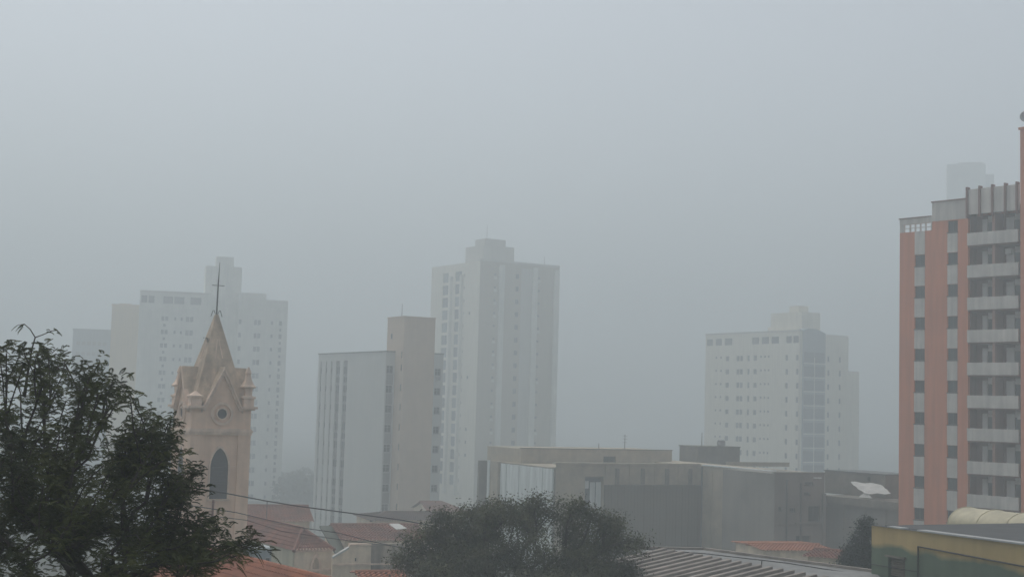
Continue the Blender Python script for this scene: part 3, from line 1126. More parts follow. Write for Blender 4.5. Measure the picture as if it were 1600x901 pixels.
bx(gh, 'coping', CONCBLUE, -.06, xe + .06, -.08, .35, zt + .002, zt + .12)
bx(gh, 'pillar', CONCBLUE, ux(1284), ux(1289), -.18, -.004, zb, zt - 2)
for px_, zz0 in ((1228, .0), (1250, .3)):
    bx(gh, 'rain_pipe', STEELDARK, ux(px_), ux(px_) + .12, -.14, -.004, zb, zt - .6 - zz0)
bx(gh, 'floor_band', CONCDARK, 0.05, xe - .05, -.06, -.004, zb + (zt - zb) * .55, zb + (zt - zb) * .55 + .22)
bx(gh, 'floor_band', CONCBLUE, ux(1242), ux(1283), -.22, -.004, fr.front(1262, 817)[1], fr.front(1262, 815)[1])
bx(gh, 'lintel', STEELSHEET, ux(1271, 746), ux(1282, 746), -.2, -.004, fr.front(1276, 747)[1], fr.front(1276, 745)[1])
# lower neighbour, its face running towards us on the right
fr = Frame(1289, 790, 146, 150)
g2 = fr.root('rendered_house', 'low grey house with a heavy roof slab and dark upper room beside the salmon tower', 'house')
zb = g2['_zb'] - 1
ux = lambda px, py=790: fr.front(px, py)[0]
x1 = ux(1412)
z_a, z_b = fr.front(1300, 774)[1], fr.front(1300, 785)[1]
b = MB().box(0, x1, 0, 9, zb, z_b)
b.build('wall', CONCBLUE, g2)
bx(g2, 'roof_slab', CONCDARK, -.15, x1 + .3, -.45, 9.1, z_b + .002, z_a)
OFX = 3.0
xu0, zu = fr.front(1289, 735, OFX)
xu1 = fr.front(1384, 738, OFX)[0]
b = MB().box(xu0, xu1, OFX, OFX + 4.5, z_a, zu)
b.build('upper_room', CONCDARK, g2)
window(g2, 'front', fr.front(1355, 747, OFX)[0], fr.front(1361, 747, OFX)[0], fr.front(1358, 752, OFX)[1], fr.front(1358, 744, OFX)[1], off=OFX, inset=-.05, style='one', pane=G1, frame=FRAMEDARK, sill=False)
bx(g2, 'coping', STEELDARK, xu0 - .08, xu1 + .08, OFX - .1, OFX + 4.6, zu + .002, zu + .12)
for px in (1318, 1350, 1384):
    bx(g2, 'wall_joint', CONCDARK, ux(px), ux(px) + .16, -.05, -.004, zb, z_b - .01)
# torn pale sheet on that roof
N = 14
b = MB()
pA = [(1329, 753), (1376, 755.5), (1392, 771.5), (1350, 770)]
for j in range(N + 1):
    for i in range(N + 1):
        s, t = i / N, j / N
        qx = (pA[0][0] * (1 - s) + pA[1][0] * s) * (1 - t) + (pA[3][0] * (1 - s) + pA[2][0] * s) * t
        qy = (pA[0][1] * (1 - s) + pA[1][1] * s) * (1 - t) + (pA[3][1] * (1 - s) + pA[2][1] * s) * t
        yy = 2.2 - 1.9 * t + .07 * math.sin(9 * s + 4 * t)
        x_, z_ = fr.front(qx, qy, yy)
        b.v.append((x_, yy, z_ + .05 * math.sin(11 * s - 4 * t) + .04 * math.cos(15 * t + 3 * s)))
for j in range(N):
    for i in range(N):
        n = j * (N + 1) + i
        b.f.append((n, n + 1, n + N + 2, n + N + 1))
for (px, py) in ((1345, 776), (1352, 768), (1362, 778)):
    pass
tri = [fr.front(px, py, .2) for px, py in ((1341, 776), (1350, 767), (1364, 778))]
b.poly([(tri[0][0], .2, tri[0][1]), (tri[2][0], .1, tri[2][1]), (tri[1][0], .5, tri[1][1])])
dummy = bpy.data.objects.new('tarpaulin', b.mesh('tarpaulin', OFFWHITE))
C.objects.link(dummy)
dummy.location = (fr.o.x, fr.o.y, 0)
dummy.rotation_euler = (0, 0, fr.rot)
sol = dummy.modifiers.new('thickness', 'SOLIDIFY')
sol.thickness = .03
tag(dummy, 'crumpled pale sheet lying on the roof slab beside the salmon tower', 'tarpaulin')


# ================================================================== TILED HOUSES
def tile_patch(mb, r0, r1, e1, e0, pitch=.26, course=.42, amp=.045, res=4):
    """corrugated tile slope between ridge r0-r1 and eave e0-e1 (Vectors)"""
    r0, r1, e0, e1 = (Vector(q) for q in (r0, r1, e0, e1))
    ln = max((r1 - r0).length, (e1 - e0).length)
    sl = ((e0 - r0).length + (e1 - r1).length) / 2
    nrm = (e1 - e0).cross(r0 - e0).normalized()
    if nrm.z < 0:
        nrm = -nrm
    nw = max(2, int(ln / pitch)) * res
    nc = max(2, int(sl / course))
    n0 = len(mb.v)
    rows = []
    for j in range(nc):
        rows.append((j / nc, .0))
        rows.append(((j + .999) / nc, .05))
    for (t, lift) in rows:
        for i in range(nw + 1):
            s = i / nw
            p = (r0.lerp(r1, s)).lerp(e0.lerp(e1, s), t)
            a = amp * math.sin(2 * math.pi * i / res) + lift
            mb.v.append(tuple(p + nrm * a))
    for j in range(len(rows) - 1):
        for i in range(nw):
            k = n0 + j * (nw + 1) + i
            mb.f.append((k, k + 1, k + nw + 2, k + nw + 1))


def ridge_cap(mb, a, b_, r=.13):
    a, b_ = Vector(a), Vector(b_)
    mb.tube([a, a.lerp(b_, .5), b_], r, 7)


def gable_house(fr, name, label, x0, x1, y0, y1, zeave, zridge, roofmat, wallmat, axis='x', hipL=0.0, hipR=0.0, over=.35, zb=None, group=None, windows=()):
    o = fr.root(name, label, 'house', group)
    zb = o['_zb'] - .5
    b = MB()
    fw = [h for h in windows]
    shell(b, 'front', x0, x1, zb, zeave, y0, fw, .25, cap0=True)
    b.box(x0, x1, y0 + .26, y1, zb, zeave - .02)
    rm = MB()
    cap = MB()
    if axis == 'x':
        ym = (y0 + y1) / 2
        ra, rb_ = (x0 - over + hipL, ym, zridge), (x1 + over - hipR, ym, zridge)
        sl = (zridge - zeave) / (ym - y0)
        ze = zeave - over * sl
        f0, f1 = (x0 - over, y0 - over, ze), (x1 + over, y0 - over, ze)
        k0, k1 = (x0 - over, y1 + over, ze), (x1 + over, y1 + over, ze)
        tile_patch(rm, ra, rb_, f1, f0)
        tile_patch(rm, rb_, ra, k0, k1)
        if hipL:
            tile_patch(rm, ra, ra, f0, k0)
            ridge_cap(cap, ra, f0)
        else:
            b.prism([(x0 + .02, y0, zeave - .02), (x0 + .02, ym, zridge - .1), (x0 + .02, y1, zeave - .02)], (.2, 0, 0))
        if hipR:
            tile_patch(rm, rb_, rb_, k1, f1)
            ridge_cap(cap, rb_, f1)
            ridge_cap(cap, rb_, k1)
        else:
            b.prism([(x1 - .22, y0, zeave - .02), (x1 - .22, ym, zridge - .1), (x1 - .22, y1, zeave - .02)], (.2, 0, 0))
        ridge_cap(cap, ra, rb_)
    else:
        xm = (x0 + x1) / 2
        ra, rb_ = (xm, y0 - over + hipL, zridge), (xm, y1 + over, zridge)
        sl = (zridge - zeave) / (xm - x0)
        ze = zeave - over * sl
        l0, l1 = (x0 - over, y0 - over, ze), (x0 - over, y1 + over, ze)
        q0, q1 = (x1 + over, y0 - over, ze), (x1 + over, y1 + over, ze)
        tile_patch(rm, rb_, ra, l0, l1)
        tile_patch(rm, ra, rb_, q1, q0)
        if hipL:
            tile_patch(rm, ra, ra, q0, l0)
            ridge_cap(cap, ra, l0)
            ridge_cap(cap, ra, q0)
        else:
            b.prism([(x0, y0 + .02, zeave - .02), (x1, y0 + .02, zeave - .02), (xm, y0 + .02, zridge - .1)], (0, .2, 0))
        ridge_cap(cap, ra, rb_)
    b.build('wall', wallmat, o)
    ro = rm.build('roof', roofmat, o)
    ro['_zb'] = o['_zb']
    cap.build('ridge_tiles', roofmat, ro).location = (0, 0, 0)
    for h in fw:
        window(o, 'front', *h, off=y0, style='slide')
    return o


# ridge caps are children of the roof, whose origin equals the root's
# rear red roof left (behind the tower)
fr = Frame(380, 805, 122, 74)
zr = at(430, 791, 125).z
ze = at(430, 818, 119).z
gable_house(fr, 'tiled_house', 'rear house with a long red tiled roof right behind the church tower', -1, fr.front(484, 810)[0], 0, 7, ze, zr, TILE, PEACHWALL)
# chapel wing with the hipped roof and lancet
fr = Frame(461, 857, 100, 58)
zE = at(461, 857, 100).z
zR = at(485, 826, 102).z
xF = fr.front(519, 857)[0]
lan = None
hw = gable_house(fr, 'chapel_wing', 'peach chapel wing under a hipped red roof with a pointed niche in its end wall', 0, xF, 0, 14, zE, zR, TILE, PEACHWALL, axis='y', hipL=2.2, over=.15)
hw['category'] = 'chapel'
# long side wall is a paler yellow (seen left of the corner)
bx(hw, 'side_wall', PALEYELLOW, -.06, -.003, .05, 13.9, hw['_zb'], zE - .05)
for q in (2.2, 5.0, 8.0):
    window(hw, 'left', q, q + .8, zE - 2.6, zE - 1.4, off=-.18, inset=.1, style='one', pane=G1, sill=False)
# pointed niche surround
cx = fr.front(492.5, 880)[0]
zt_, zm_, zl_ = fr.front(492, 862)[1], fr.front(492, 875)[1], fr.front(492, 905)[1]
hwid = .42
b = MB()
outer = [(cx - hwid, zl_), (cx - hwid, zm_ - .25), (cx - hwid * .55, zm_ + .22), (cx, zt_), (cx + hwid * .55, zm_ + .22), (cx + hwid, zm_ - .25), (cx + hwid, zl_)]
inner = [(cx - hwid * .62, zl_), (cx - hwid * .62, zm_ - .3), (cx - hwid * .35, zm_ + .08), (cx, zt_ - .35), (cx + hwid * .35, zm_ + .08), (cx + hwid * .62, zm_ - .3), (cx + hwid * .62, zl_)]
for i in range(6):
    (a0, b0), (a1, b1) = outer[i], outer[i + 1]
    (c0, d0), (c1_, d1) = inner[i], inner[i + 1]
    b.prism([(a0, -.14, b0), (a1, -.14, b1), (c1_, -.14, d1), (c0, -.14, d0)], (0, .136, 0))
b.build('niche_surround', PEACHTRIM, hw)
b = MB()
b.prism([(a, -.06, c) for a, c in inner], (0, .055, 0))
b.build('niche_panel', PEACHROOF, hw)
# front wall mouldings
bx(hw, 'cornice', PEACHTRIM, -.08, xF + .08, -.12, -.004, zE - .22, zE - .06)
bx(hw, 'plinth_moulding', PEACHTRIM, -.08, xF + .2, -.16, -.004, fr.front(480, 890)[1] - .1, fr.front(480, 890)[1] + .06)

# wall with the sloping parapet right of the chapel wing and the red roof behind it
fr = Frame(519.5, 870, 99, 70)
sw = fr.root('boundary_wall', 'stained peach wall with a sloping parapet right of the chapel wing', 'wall')
zb = sw['_zb'] - .5
pt = lambda px, py: (fr.front(px, py)[0], -.0, fr.front(px, py)[1])
A, B_, C_, D_, E_ = pt(520, 872), pt(545, 857), pt(546, 852), pt(580, 853), pt(580, 905)
b = MB()
b.prism([(0, 0, zb), (E_[0], 0, zb), D_, C_, B_, A], (0, .3, 0))
b.build('wall_body', PEACHWALL, sw)
b = MB()
b.prism([A, B_, (B_[0], 0, B_[2] + .13), (A[0], 0, A[2] + .13)], (0, .4, 0))
cpo = b.build('sloping_coping', OFFWHITE, sw)
cpo.location = (0, -.06, .01)
bx(sw, 'coping', PEACHTRIM, C_[0], D_[0], -.06, .36, D_[2] + .06, D_[2] + .18)
x6 = fr.front(640, 870)[0]
z6 = fr.front(600, 849)[1]
bx(sw, 'lower_wall', mat('streaked_wall', (0.40, 0.33, 0.26), var=.15, streak=.5, stain=(.12, .1, .085), stain_amt=.7, stain_scale=.9), D_[0] + .01, x6, .05, .3, zb, z6)
bx(sw, 'ledge', PEACHTRIM, A[0], x6, -.12, -.004, fr.front(560, 882)[1], fr.front(560, 879.5)[1])
bx(sw, 'drain_opening', G1, fr.front(554.5, 873)[0], fr.front(556.5, 873)[0], -.02, -.003, fr.front(555, 876)[1], fr.front(555, 871)[1])

fr = Frame(505, 850, 110, 72)
zr, ze = at(560, 822, 113).z, at(560, 849, 107.5).z
gable_house(fr, 'tiled_house', 'brown red tiled roof stretching from the chapel wing to the round green tree', fr.front(538, 850)[0], fr.front(665, 850)[0], 0, 8, ze, zr, TILE, PEACHWALL)
ls = fr.root('lean_to', 'dark mossy sheet roof tucked between the chapel wing and the red roof', 'shed')
b = MB()
b.prism([(fr.front(508, 826)[0] + .3, 4.0, zr - .1), (fr.front(537, 826)[0], 4.0, zr - .1), (fr.front(537, 868)[0], -.8, ze - .9), (fr.front(514, 870)[0] + .3, -.8, ze - .9)], (0, 0, -.12))
b.build('roof', MOSS, ls)
bx(ls, 'wall', PEACHWALL, fr.front(514, 868)[0] + .5, fr.front(536, 868)[0] - .1, -.5, 3.6, ls['_zb'] - .5, ze - 1.1)
o = MB()
q = [fr.front(px, py, 1.2) for px, py in ((611, 820), (627, 819.5), (632, 824), (616, 826))]
o.prism([(a, 1.2 + .8 * (1 if i < 2 else -1), c) for i, (a, c) in enumerate(q)], (0, 0, .05))
so = o.mesh('roof_sheet', OFFWHITE)
so = bpy.data.objects.new('roof_sheet', so)
C.objects.link(so)
so.location = (fr.o.x, fr.o.y, 0)
so.rotation_euler = (0, 0, fr.rot)
tag(so, 'loose white sheet lying on the brown red roof below the white block', 'sheet')

fr = Frame(560, 815, 145, 70)
zr, ze = at(640, 802, 148).z, at(640, 818, 142).z
gable_house(fr, 'tiled_house', 'dark brown roofed house at the foot of the beige stair shaft', fr.front(583, 815)[0], fr.front(700, 815)[0], 0, 7, ze, zr, TILEDARK, PEACHWALL, hipL=2.5)
fr = Frame(686, 795, 175, 70)
zr, ze = at(700, 784, 178).z, at(700, 802, 172).z
gable_house(fr, 'tiled_house', 'small red roof between the beige shaft and the pale middle tower', fr.front(672, 795)[0], fr.front(728, 797)[0], 0, 7, ze, zr, TILE, PEACHWALL, hipR=2.5)
fr = Frame(1205, 870, 105, 78)
zr, ze = at(1250, 851, 108).z, at(1250, 864, 103).z
gable_house(fr, 'tiled_house', 'low red roof in front of the grey rendered house', fr.front(1196, 866)[0], fr.front(1300, 866)[0], 0, 6, ze, zr, TILEORANGE, PEACHWALL)
fr = Frame(1240, 880, 93, 120)
zr, ze = at(1290, 864, 92).z, at(1290, 880, 88).z
gable_house(fr, 'tiled_house', 'second low red roof left of the dark bushy tree', fr.front(1262, 875)[0], fr.front(1330, 875)[0], 0, 5, ze, zr, TILE, PEACHWALL)
# foreground orange roof bottom left (ridge runs towards us on the right)
pa, pb_ = at(340, 861, 60), at(505, 903, 52)
az = math.degrees(math.atan2(pb_.x - pa.x, pb_.y - pa.y))
fr = Frame(340, 861, 60, az)
gable_house(fr, 'tiled_house', 'bright orange tiled roof at the bottom below the church tower', -2, (pb_ - pa).length + 3, -4, 4, pa.z - 1.6, pa.z, TILEORANGE, PEACHWALL)
fr = Frame(575, 900, 72, 75)
gable_house(fr, 'tiled_house', 'small orange roof at the bottom edge in front of the stained peach wall', 0, fr.front(632, 900)[0], 0, 4, at(600, 903, 71).z - .3, at(600, 894, 74).z, TILEORANGE, PEACHWALL)
# blue-grey flat roofed hut left of the chapel wing
fr = Frame(400, 880, 85, 58)
bh = fr.root('utility_hut', 'small blue grey box hut between the orange roof and the chapel wing', 'hut')
x1 = fr.front(424, 870)[0]
z1 = fr.front(415, 857)[1]
b = MB().box(0, x1, 0, 3, bh['_zb'] - .5, z1)
b.build('wall', BLUEGREY, bh)
bx(bh, 'roof_slab', STEELSHEET, -.1, x1 + .1, -.1, 3.1, z1 + .002, z1 + .1)
window(bh, 'front', x1 * .55, x1 * .9, z1 - 1.3, z1 - .5, off=-.08, inset=.0, style='one', pane=G1, sill=False)
# thin post rising from the rear roof
p = at(416, 818, 115)
o = MB().tube([(0, 0, 0), (0, 0, at(416, 783, 115).z - p.z)], .04, 6).build('post', IRON)
o.location = p
tag(o, 'thin dark post standing on the red roof right of the church tower', 'post')

# ================================================================== CHURCH TOWER
fr = Frame(298, 675, 85, 60)
ct = fr.root('church_tower', 'peach church tower with steep gables, round windows and a short stained spire', 'church tower')
zb = ct['_zb'] - .5
W = fr.front(392, 675)[0]
zz = lambda py, px=345: fr.front(px, py)[1]
zc = zz(675)                                   # string course
ze = zz(640)                                   # eave
za = zz(573)                                   # gable apex
PW = W * .21


def arch_pts(cx, hw, z0, zs, zt, n=6):
    """pointed arch outline, counter-clockwise from lower left"""
    pts = [(cx - hw, z0), (cx + hw, z0), (cx + hw, zs)]
    for i in range(1, n + 1):
        t = i / n
        pts.append((cx + hw * (1 - t) * (1 + .75 * t), zs + (zt - zs) * (1 - (1 - t) ** 1.35)))
    for i in range(n - 1, -1, -1):
        t = i / n
        pts.append((cx - hw * (1 - t) * (1 + .75 * t), zs + (zt - zs) * (1 - (1 - t) ** 1.35)))
    return pts


def faced(face, u, d, z):
    # u along the face, d outward distance
    if face == 'front':
        return (u, -d, z)
    if face == 'left':
        return (-d, u, z)
    if face == 'right':
        return (W + d, u, z)
    return (u, W + d, z)


b = MB()
b.box(.12, W - .12, .12, W - .12, zb, ze)
b.build('shaft', PEACH, ct)
# corner pilasters
for (i, j) in ((0, 0), (1, 0), (0, 1), (1, 1)):
    x0 = 0 if i == 0 else W - PW
    y0 = 0 if j == 0 else W - PW
    bx(ct, 'pilaster', PEACH, x0, x0 + PW, y0, y0 + PW, zb, zc - .002)
b = MB()
b.box(-.10, W + .10, -.10, W + .10, zc, zc + .12)
b.box(-.04, W + .04, -.04, W + .04, zc + .12, zc + .22)
b.box(-.05, W + .05, -.05, W + .05, zc - .16, zc - .004)
b.build('string_course', PEACHTRIM, ct)
bx(ct, 'upper_stage', PEACH, .03, W - .03, .03, W - .03, zc + .222, ze + .01)
GH = W * .325                                  # half width of a gable
for face in ('front', 'left', 'right', 'back'):
    cx = W / 2
    # gable wall
    b = MB()
    n0 = len(b.v)
    pts = [faced(face, cx - GH, -.03, ze), faced(face, cx + GH, -.03, ze), faced(face, cx, -.03, za - .30)]
    inw = Vector(faced(face, 0, -.5, 0)) - Vector(faced(face, 0, 0, 0))
    b.prism(pts, inw)
    b.build('gable', PEACH, ct)
    # raking cornice: two sloped bars with returns
    b = MB()
    for s in (-1, 1):
        a0, a1 = (cx + s * GH * 1.04, ze + .02), (cx, za)
        dx, dz = a1[0] - a0[0], a1[1] - a0[1]
        ln = math.hypot(dx, dz)
        nx_, nz_ = -dz / ln * -s, dx / ln * s * -1
        nx_, nz_ = abs(dz / ln) * s, abs(dx / ln)
        for (t0, t1, d0, d1) in ((-.22, -.09, -.10, .13), (-.09, .0, -.10, .22)):
            q = [faced(face, a0[0] + nx_ * t0, d1, a0[1] + nz_ * t0), faced(face, a1[0], d1, a1[1] + t0 * ln / abs(dx)),
                 faced(face, a1[0], d1, a1[1] + t1 * ln / abs(dx)), faced(face, a0[0] + nx_ * t1, d1, a0[1] + nz_ * t1)]
            vec = Vector(faced(face, 0, d0, 0)) - Vector(faced(face, 0, d1 + .001 * (s + 1), 0))
            b.prism(q, vec)
    b.build('raking_cornice', PEACHTRIM, ct)
    # oculus: ring, inner ring, dark disc
    zo = zz(646, 347)

    def ring(mb, r0, r1, d0, d1, n=28):
        for k in range(n):
            q0, q1 = 2 * math.pi * k / n, 2 * math.pi * (k + 1) / n
            pts = [faced(face, cx + r * math.cos(q), d1, zo + r * math.sin(q)) for r, q in ((r0, q0), (r1, q0), (r1, q1), (r0, q1))]
            mb.prism(pts, Vector(faced(face, 0, d0, 0)) - Vector(faced(face, 0, d1, 0)))
    b = MB()
    ring(b, .54, .70, -.05, .07)
    ring(b, .30, .38, -.05, .08)
    ro = b.build('round_window', PEACHTRIM, ct)
    b = MB()
    b.prism([faced(face, cx + .30 * math.cos(2 * math.pi * k / 24), -.005, zo + .30 * math.sin(2 * math.pi * k / 24)) for k in range(24)], Vector(faced(face, 0, -.05, 0)) - Vector(faced(face, 0, -.0, 0)))
    po = b.build('pane', G1, ct)
    po.parent = ro
    # arched louvre
    zt_, zs_, z0_ = zz(699.5, 343), zz(727, 343), zz(779, 341)
    hw = .56
    A_ = arch_pts(cx, hw, z0_, zs_, zt_)
    Bo = arch_pts(cx, hw + .10, z0_ - .02, zs_, zt_ + .16)
    b = MB()
    for k in range(1, len(A_)):
        k2 = (k + 1) % len(A_)
        if k2 == 1:
            continue
        pts = [faced(face, *q) for q in ((A_[k][0], -.02, A_[k][1]), (Bo[k][0], -.02, Bo[k][1]), (Bo[k2][0], -.02, Bo[k2][1]), (A_[k2][0], -.02, A_[k2][1]))]
        b.prism(pts, Vector(faced(face, 0, -.13, 0)) - Vector(faced(face, 0, -.02, 0)))
    so = b.build('arched_window', PEACHTRIM, ct)
    b = MB()
    b.prism([faced(face, u, -.085, z) for u, z in A_], Vector(faced(face, 0, -.13, 0)) - Vector(faced(face, 0, -.085, 0)))
    b.build('louvre_board', SLATEGREY, ct).parent = so
    n_s = 20
    b = MB()
    for k in range(n_s):
        z = z0_ + .06 + (zs_ - z0_ - .1) * k / n_s
        c0 = faced(face, cx - hw + .05, -.082, z)
        c1_ = faced(face, cx + hw - .05, -.082, z)
        pts = [c0, c1_, faced(face, cx + hw - .05, -.055, z - .02), faced(face, cx - hw + .05, -.055, z - .02)]
        b.prism(pts, (0, 0, .045))
    lo = b.build('louvre_slats', SLATEGREY, ct)
    lo.parent = so
    lo['kind'] = 'stuff'
    # sill
    s = MB()
    c0, c1_ = faced(face, cx - hw - .14, -.13, z0_ - .12), faced(face, cx + hw + .14, .03, z0_ - .02)
    s.box(c0[0], c1_[0], c0[1], c1_[1], c0[2], c1_[2])
    s.build('sill', PEACHTRIM, ct)
# eave cornice at the corners with blocks and pinnacles
cw = W / 2 - GH
prof = [(0, 0), (.36, 0), (.36, .46), (.44, .50), (.44, .60), (.30, .64), (.24, .70), (.26, 1.10), (.42, 1.16), (.42, 1.24), (.33, 1.32), (.20, 1.60), (.13, 1.95), (.17, 2.05), (.12, 2.2), (.03, 2.42)]
for (i, j) in ((0, 0), (1, 0), (0, 1), (1, 1)):
    x0, x1 = (-.16, cw + .02) if i == 0 else (W - cw - .02, W + .16)
    y0, y1 = (-.16, cw + .02) if j == 0 else (W - cw - .02, W + .16)
    b = MB()
    b.box(x0, x1, y0, y1, ze + .0125, ze + .10)
    e_ = .12
    b.box(x0 - (e_ if i == 0 else 0), x1 + (e_ if i else 0), y0 - (e_ if j == 0 else 0), y1 + (e_ if j else 0), ze + .10, ze + .24)
    b.build('eave_cornice', PEACHTRIM, ct)
    k = MB()
    cxp, cyp = (.24 if i == 0 else W - .24), (.24 if j == 0 else W - .24)
    k.lathe(cxp, cyp, [(rr * 1.3, ze + .24 + z_) for rr, z_ in (prof[1:5] + [(.30, .64), (.05, .86)] if (i, j) == (0, 0) else prof[1:])], 4, math.pi / 4)
    k.build('pinnacle', PEACHTRIM, ct)
# crossing gable roofs
b = MB()
ov = .16
for ax in (0, 1):
    for s in (-1, 1):
        r0, r1 = (-ov, W / 2, za + .02), (W + ov, W / 2, za + .02)
        e0, e1 = (-ov, W / 2 + s * (GH + .06), ze - .02), (W + ov, W / 2 + s * (GH + .06), ze - .02)
        P = [r0, r1, e1, e0]
        if ax:
            P = [(q[1], q[0], q[2]) for q in P]
        b.prism(P, (0, 0, -.14 - .003 * ax))
b.build('roof', PEACHROOF, ct)
# corner roof slopes filling between the gables
b = MB()
for (i, j) in ((0, 0), (1, 0), (0, 1), (1, 1)):
    x0 = .45 if i == 0 else W - .45
    y0 = .45 if j == 0 else W - .45
    xi = W / 2 - GH * .2 if i == 0 else W / 2 + GH * .2
    yi = W / 2 - GH * .2 if j == 0 else W / 2 + GH * .2
    xm_ = W / 2 - GH - .1 if i == 0 else W / 2 + GH + .1
    pts = [(x0, y0, ze + .1), (xi, y0, ze + .3), (xi, yi, za - .5), (x0, yi, ze + .3)]
    b.poly([pts[0], pts[1], pts[2]])
    b.poly([pts[0], pts[2], pts[3]])
b.build('corner_roof', PEACHROOF, ct)
# spire
zs0 = ze + .4
ztip = fr.front(338, 491, W / 2)[1]
hs0 = 1.12 * (ztip - zs0) / (ztip - za) * .92
b = MB()
b.lathe(W / 2, W / 2, [(hs0 * 1.414, zs0), (1.08 * .92 * 1.414, za), (.13, ztip)], 4, math.pi / 4)
spo = b.build('spire', PEACHROOF, ct)
b = MB()
for face in ('front', 'left', 'right', 'back'):
    d = lambda z: W / 2 - 1.08 * .92 * (ztip - z) / (ztip - za)
    z1_, z2_ = za + .55, za + 1.75
    for (u0, u1) in ((-.26, -.20), (.20, .26)):
        b.prism([faced(face, W / 2 + u0, -d(z1_) + .05, z1_), faced(face, W / 2 + u1, -d(z1_) + .05, z1_), faced(face, W / 2 + (u1 + u0) * .1 + .03, -d(z2_) + .05, z2_), faced(face, W / 2 + (u1 + u0) * .1 - .03, -d(z2_) + .05, z2_)],
                Vector(faced(face, 0, -.12, 0)) - Vector(faced(face, 0, 0, 0)))
k = b.build('spire_ribs', PEACHTRIM, ct)
# finial rod and cross
zf1 = fr.front(343.5, 410, W / 2)[1]
b = MB()
b.tube([(W / 2, W / 2, ztip - .2), (W / 2 + .02, W / 2, ztip + 1.9), (W / 2 + .06, W / 2, zf1)], [.055, .045, .012], 7)
zcx = fr.front(342, 446, W / 2)[1]
b.tube([(W / 2 - .38, W / 2, zcx), (W / 2 + .42, W / 2, zcx)], .022, 6)
for s in (-1, 1):
    b.tube([(W / 2, W / 2, ztip + .05)] + [(W / 2 + s * (.10 + .26 * t), W / 2, ztip + .05 + .22 * math.sin(t * 4.2)) for t in (0, .25, .5, .75, 1)], .022, 5)
b.build('finial_cross', IRON, ct)
# rusty down pipe below the front louvre
b = MB().tube([(W / 2 - .30, -.02, zz(780)), (W / 2 - .33, -.04, zz(818))], .07, 8)
b.build('rusty_pipe', RUST, ct)
for px_, w_ in ((0, 1),):
    bx(ct, 'wall_joint', PEACHTRIM, PW + .02, W - PW - .02, .09, .117, zz(728) - .02, zz(728) + .02)
# little weed on the spire's left edge
p = fr.world(W / 2 - .55, W / 2 - .35, fr.front(316, 533, W / 2)[1])
wc = rng.normal(0, .09, (60, 3)) + np.array([-.05, 0, .08])
me = leaf_mesh('weed', leafmat('weed_leaf', (.03, .045, .02), (.06, .07, .035)), wc, rng.normal(0, 1, (60, 3)), .14, .5)
o = bpy.data.objects.new('weed', me)
C.objects.link(o)
o.location = p
tag(o, 'small dark weed sprouting from the left edge of the spire', 'plant')

# ================================================================== YELLOW AND GREEN BUILDING (bottom right)
fr = Frame(1362, 820, 55, 153.4)
yb_ = fr.root('painted_building', 'flat roofed building painted yellow above and green below at the bottom right', 'building')
zb = yb_['_zb'] - .5
x1 = fr.front(1600, 855)[0] + 6
zt = fr.front(1362, 820)[1]
ux = lambda px, py=860: fr.front(px, py)[0]
wh = (ux(1388, 880), ux(1414, 880), fr.front(1400, 902)[1], fr.front(1400, 871)[1])
b = MB()
shell(b, 'front', 0, x1, zb, zt, 0, [wh], .3, cap0=True)
b.box(0, x1, .31, 14, zb, zt - .25)
b.build('wall', TWOTONE, yb_)
zmid = fr.front(1362, 849)[1] - yb_['_zb']
TWOTONE_RANGE.inputs['From Min'].default_value = zmid + .475 - .12
TWOTONE_RANGE.inputs['From Max'].default_value = zmid + .475 + .10
wo = bx(yb_, 'window', FRAMEDARK, wh[0], wh[1], .2, .26, wh[2], wh[3])
for k in range(7):
    z = wh[2] + .06 + (wh[3] - wh[2] - .1) * k / 7 - yb_['_zb']
    s = MB()
    s.prism([(wh[0] + .03, .08, z), (wh[1] - .03, .08, z), (wh[1] - .03, .19, z + .08), (wh[0] + .03, .19, z + .08)], (0, 0, .02))
    s.build('louvre_slat', CONCDARK, wo)
bx(yb_, 'window_hood', CONCDARK, wh[0] - .08, wh[1] + .08, -.12, -.003, wh[3] + .003, wh[3] + .07)
bx(yb_, 'roof', DARKROOF, .3, x1, .4, 14, zt - .2, zt + .02)
bx(yb_, 'flashing', FLASH, ux(1436, 830), x1, -.09, .36, zt + .004, zt + .06)
bx(yb_, 'flashing', FLASH, ux(1388, 822), ux(1410, 824), -.07, .3, zt + .004, zt + .05)
bx(yb_, 'coping', DARKROOF, -.05, ux(1434, 830), -.06, .36, zt + .001, zt + .003)
b = MB()
zp = fr.front(1436, 853)[1]
b.tube([(ux(1436), -.05, zb), (ux(1436), -.05, zp), (x1, -.05, zp - .35)], .035, 7)
b.build('dark_tube', IRON, yb_)  # thin dark tube, upright and then along the wall
zq_ = fr.front(1390, 885)[1]
b = MB().tube([(.02, -.03, zq_), (ux(1435), -.03, zq_)], .018, 6)
b.build('dark_tube', IRON, yb_)  # thinner dark tube running level across the wall
# barrel vault on the roof
OFV = 8.0
HWV = 1.15
vx0, vz0 = fr.front(1481, 819, OFV)
zap = fr.front(1511, 792.5, OFV + HWV)[1]
RISE = zap - vz0
an = MB().box(vx0 + .05, vx0 + 13, OFV - .05, OFV + 2 * HWV + .05, zb, vz0 - .002)
vt = fr.root('barrel_vault', 'cream barrel vaulted roof rising behind the yellow and green building', 'vaulted roof')
an.build('wall', PALEYELLOW, vt)
L_ = 13.0
ns, nl = 22, 40
b = MB()
for i in range(nl + 1):
    x = vx0 + L_ * i / nl
    rib = .035 if i % 5 == 0 else 0
    for s in range(ns + 1):
        q = math.pi * s / ns
        b.v.append((x, OFV + HWV - math.cos(q) * (HWV + rib), vz0 + math.sin(q) * (RISE + rib)))
for i in range(nl):
    for s in range(ns):
        n = i * (ns + 1) + s
        b.f.append((n, n + 1, n + ns + 2, n + ns + 1))
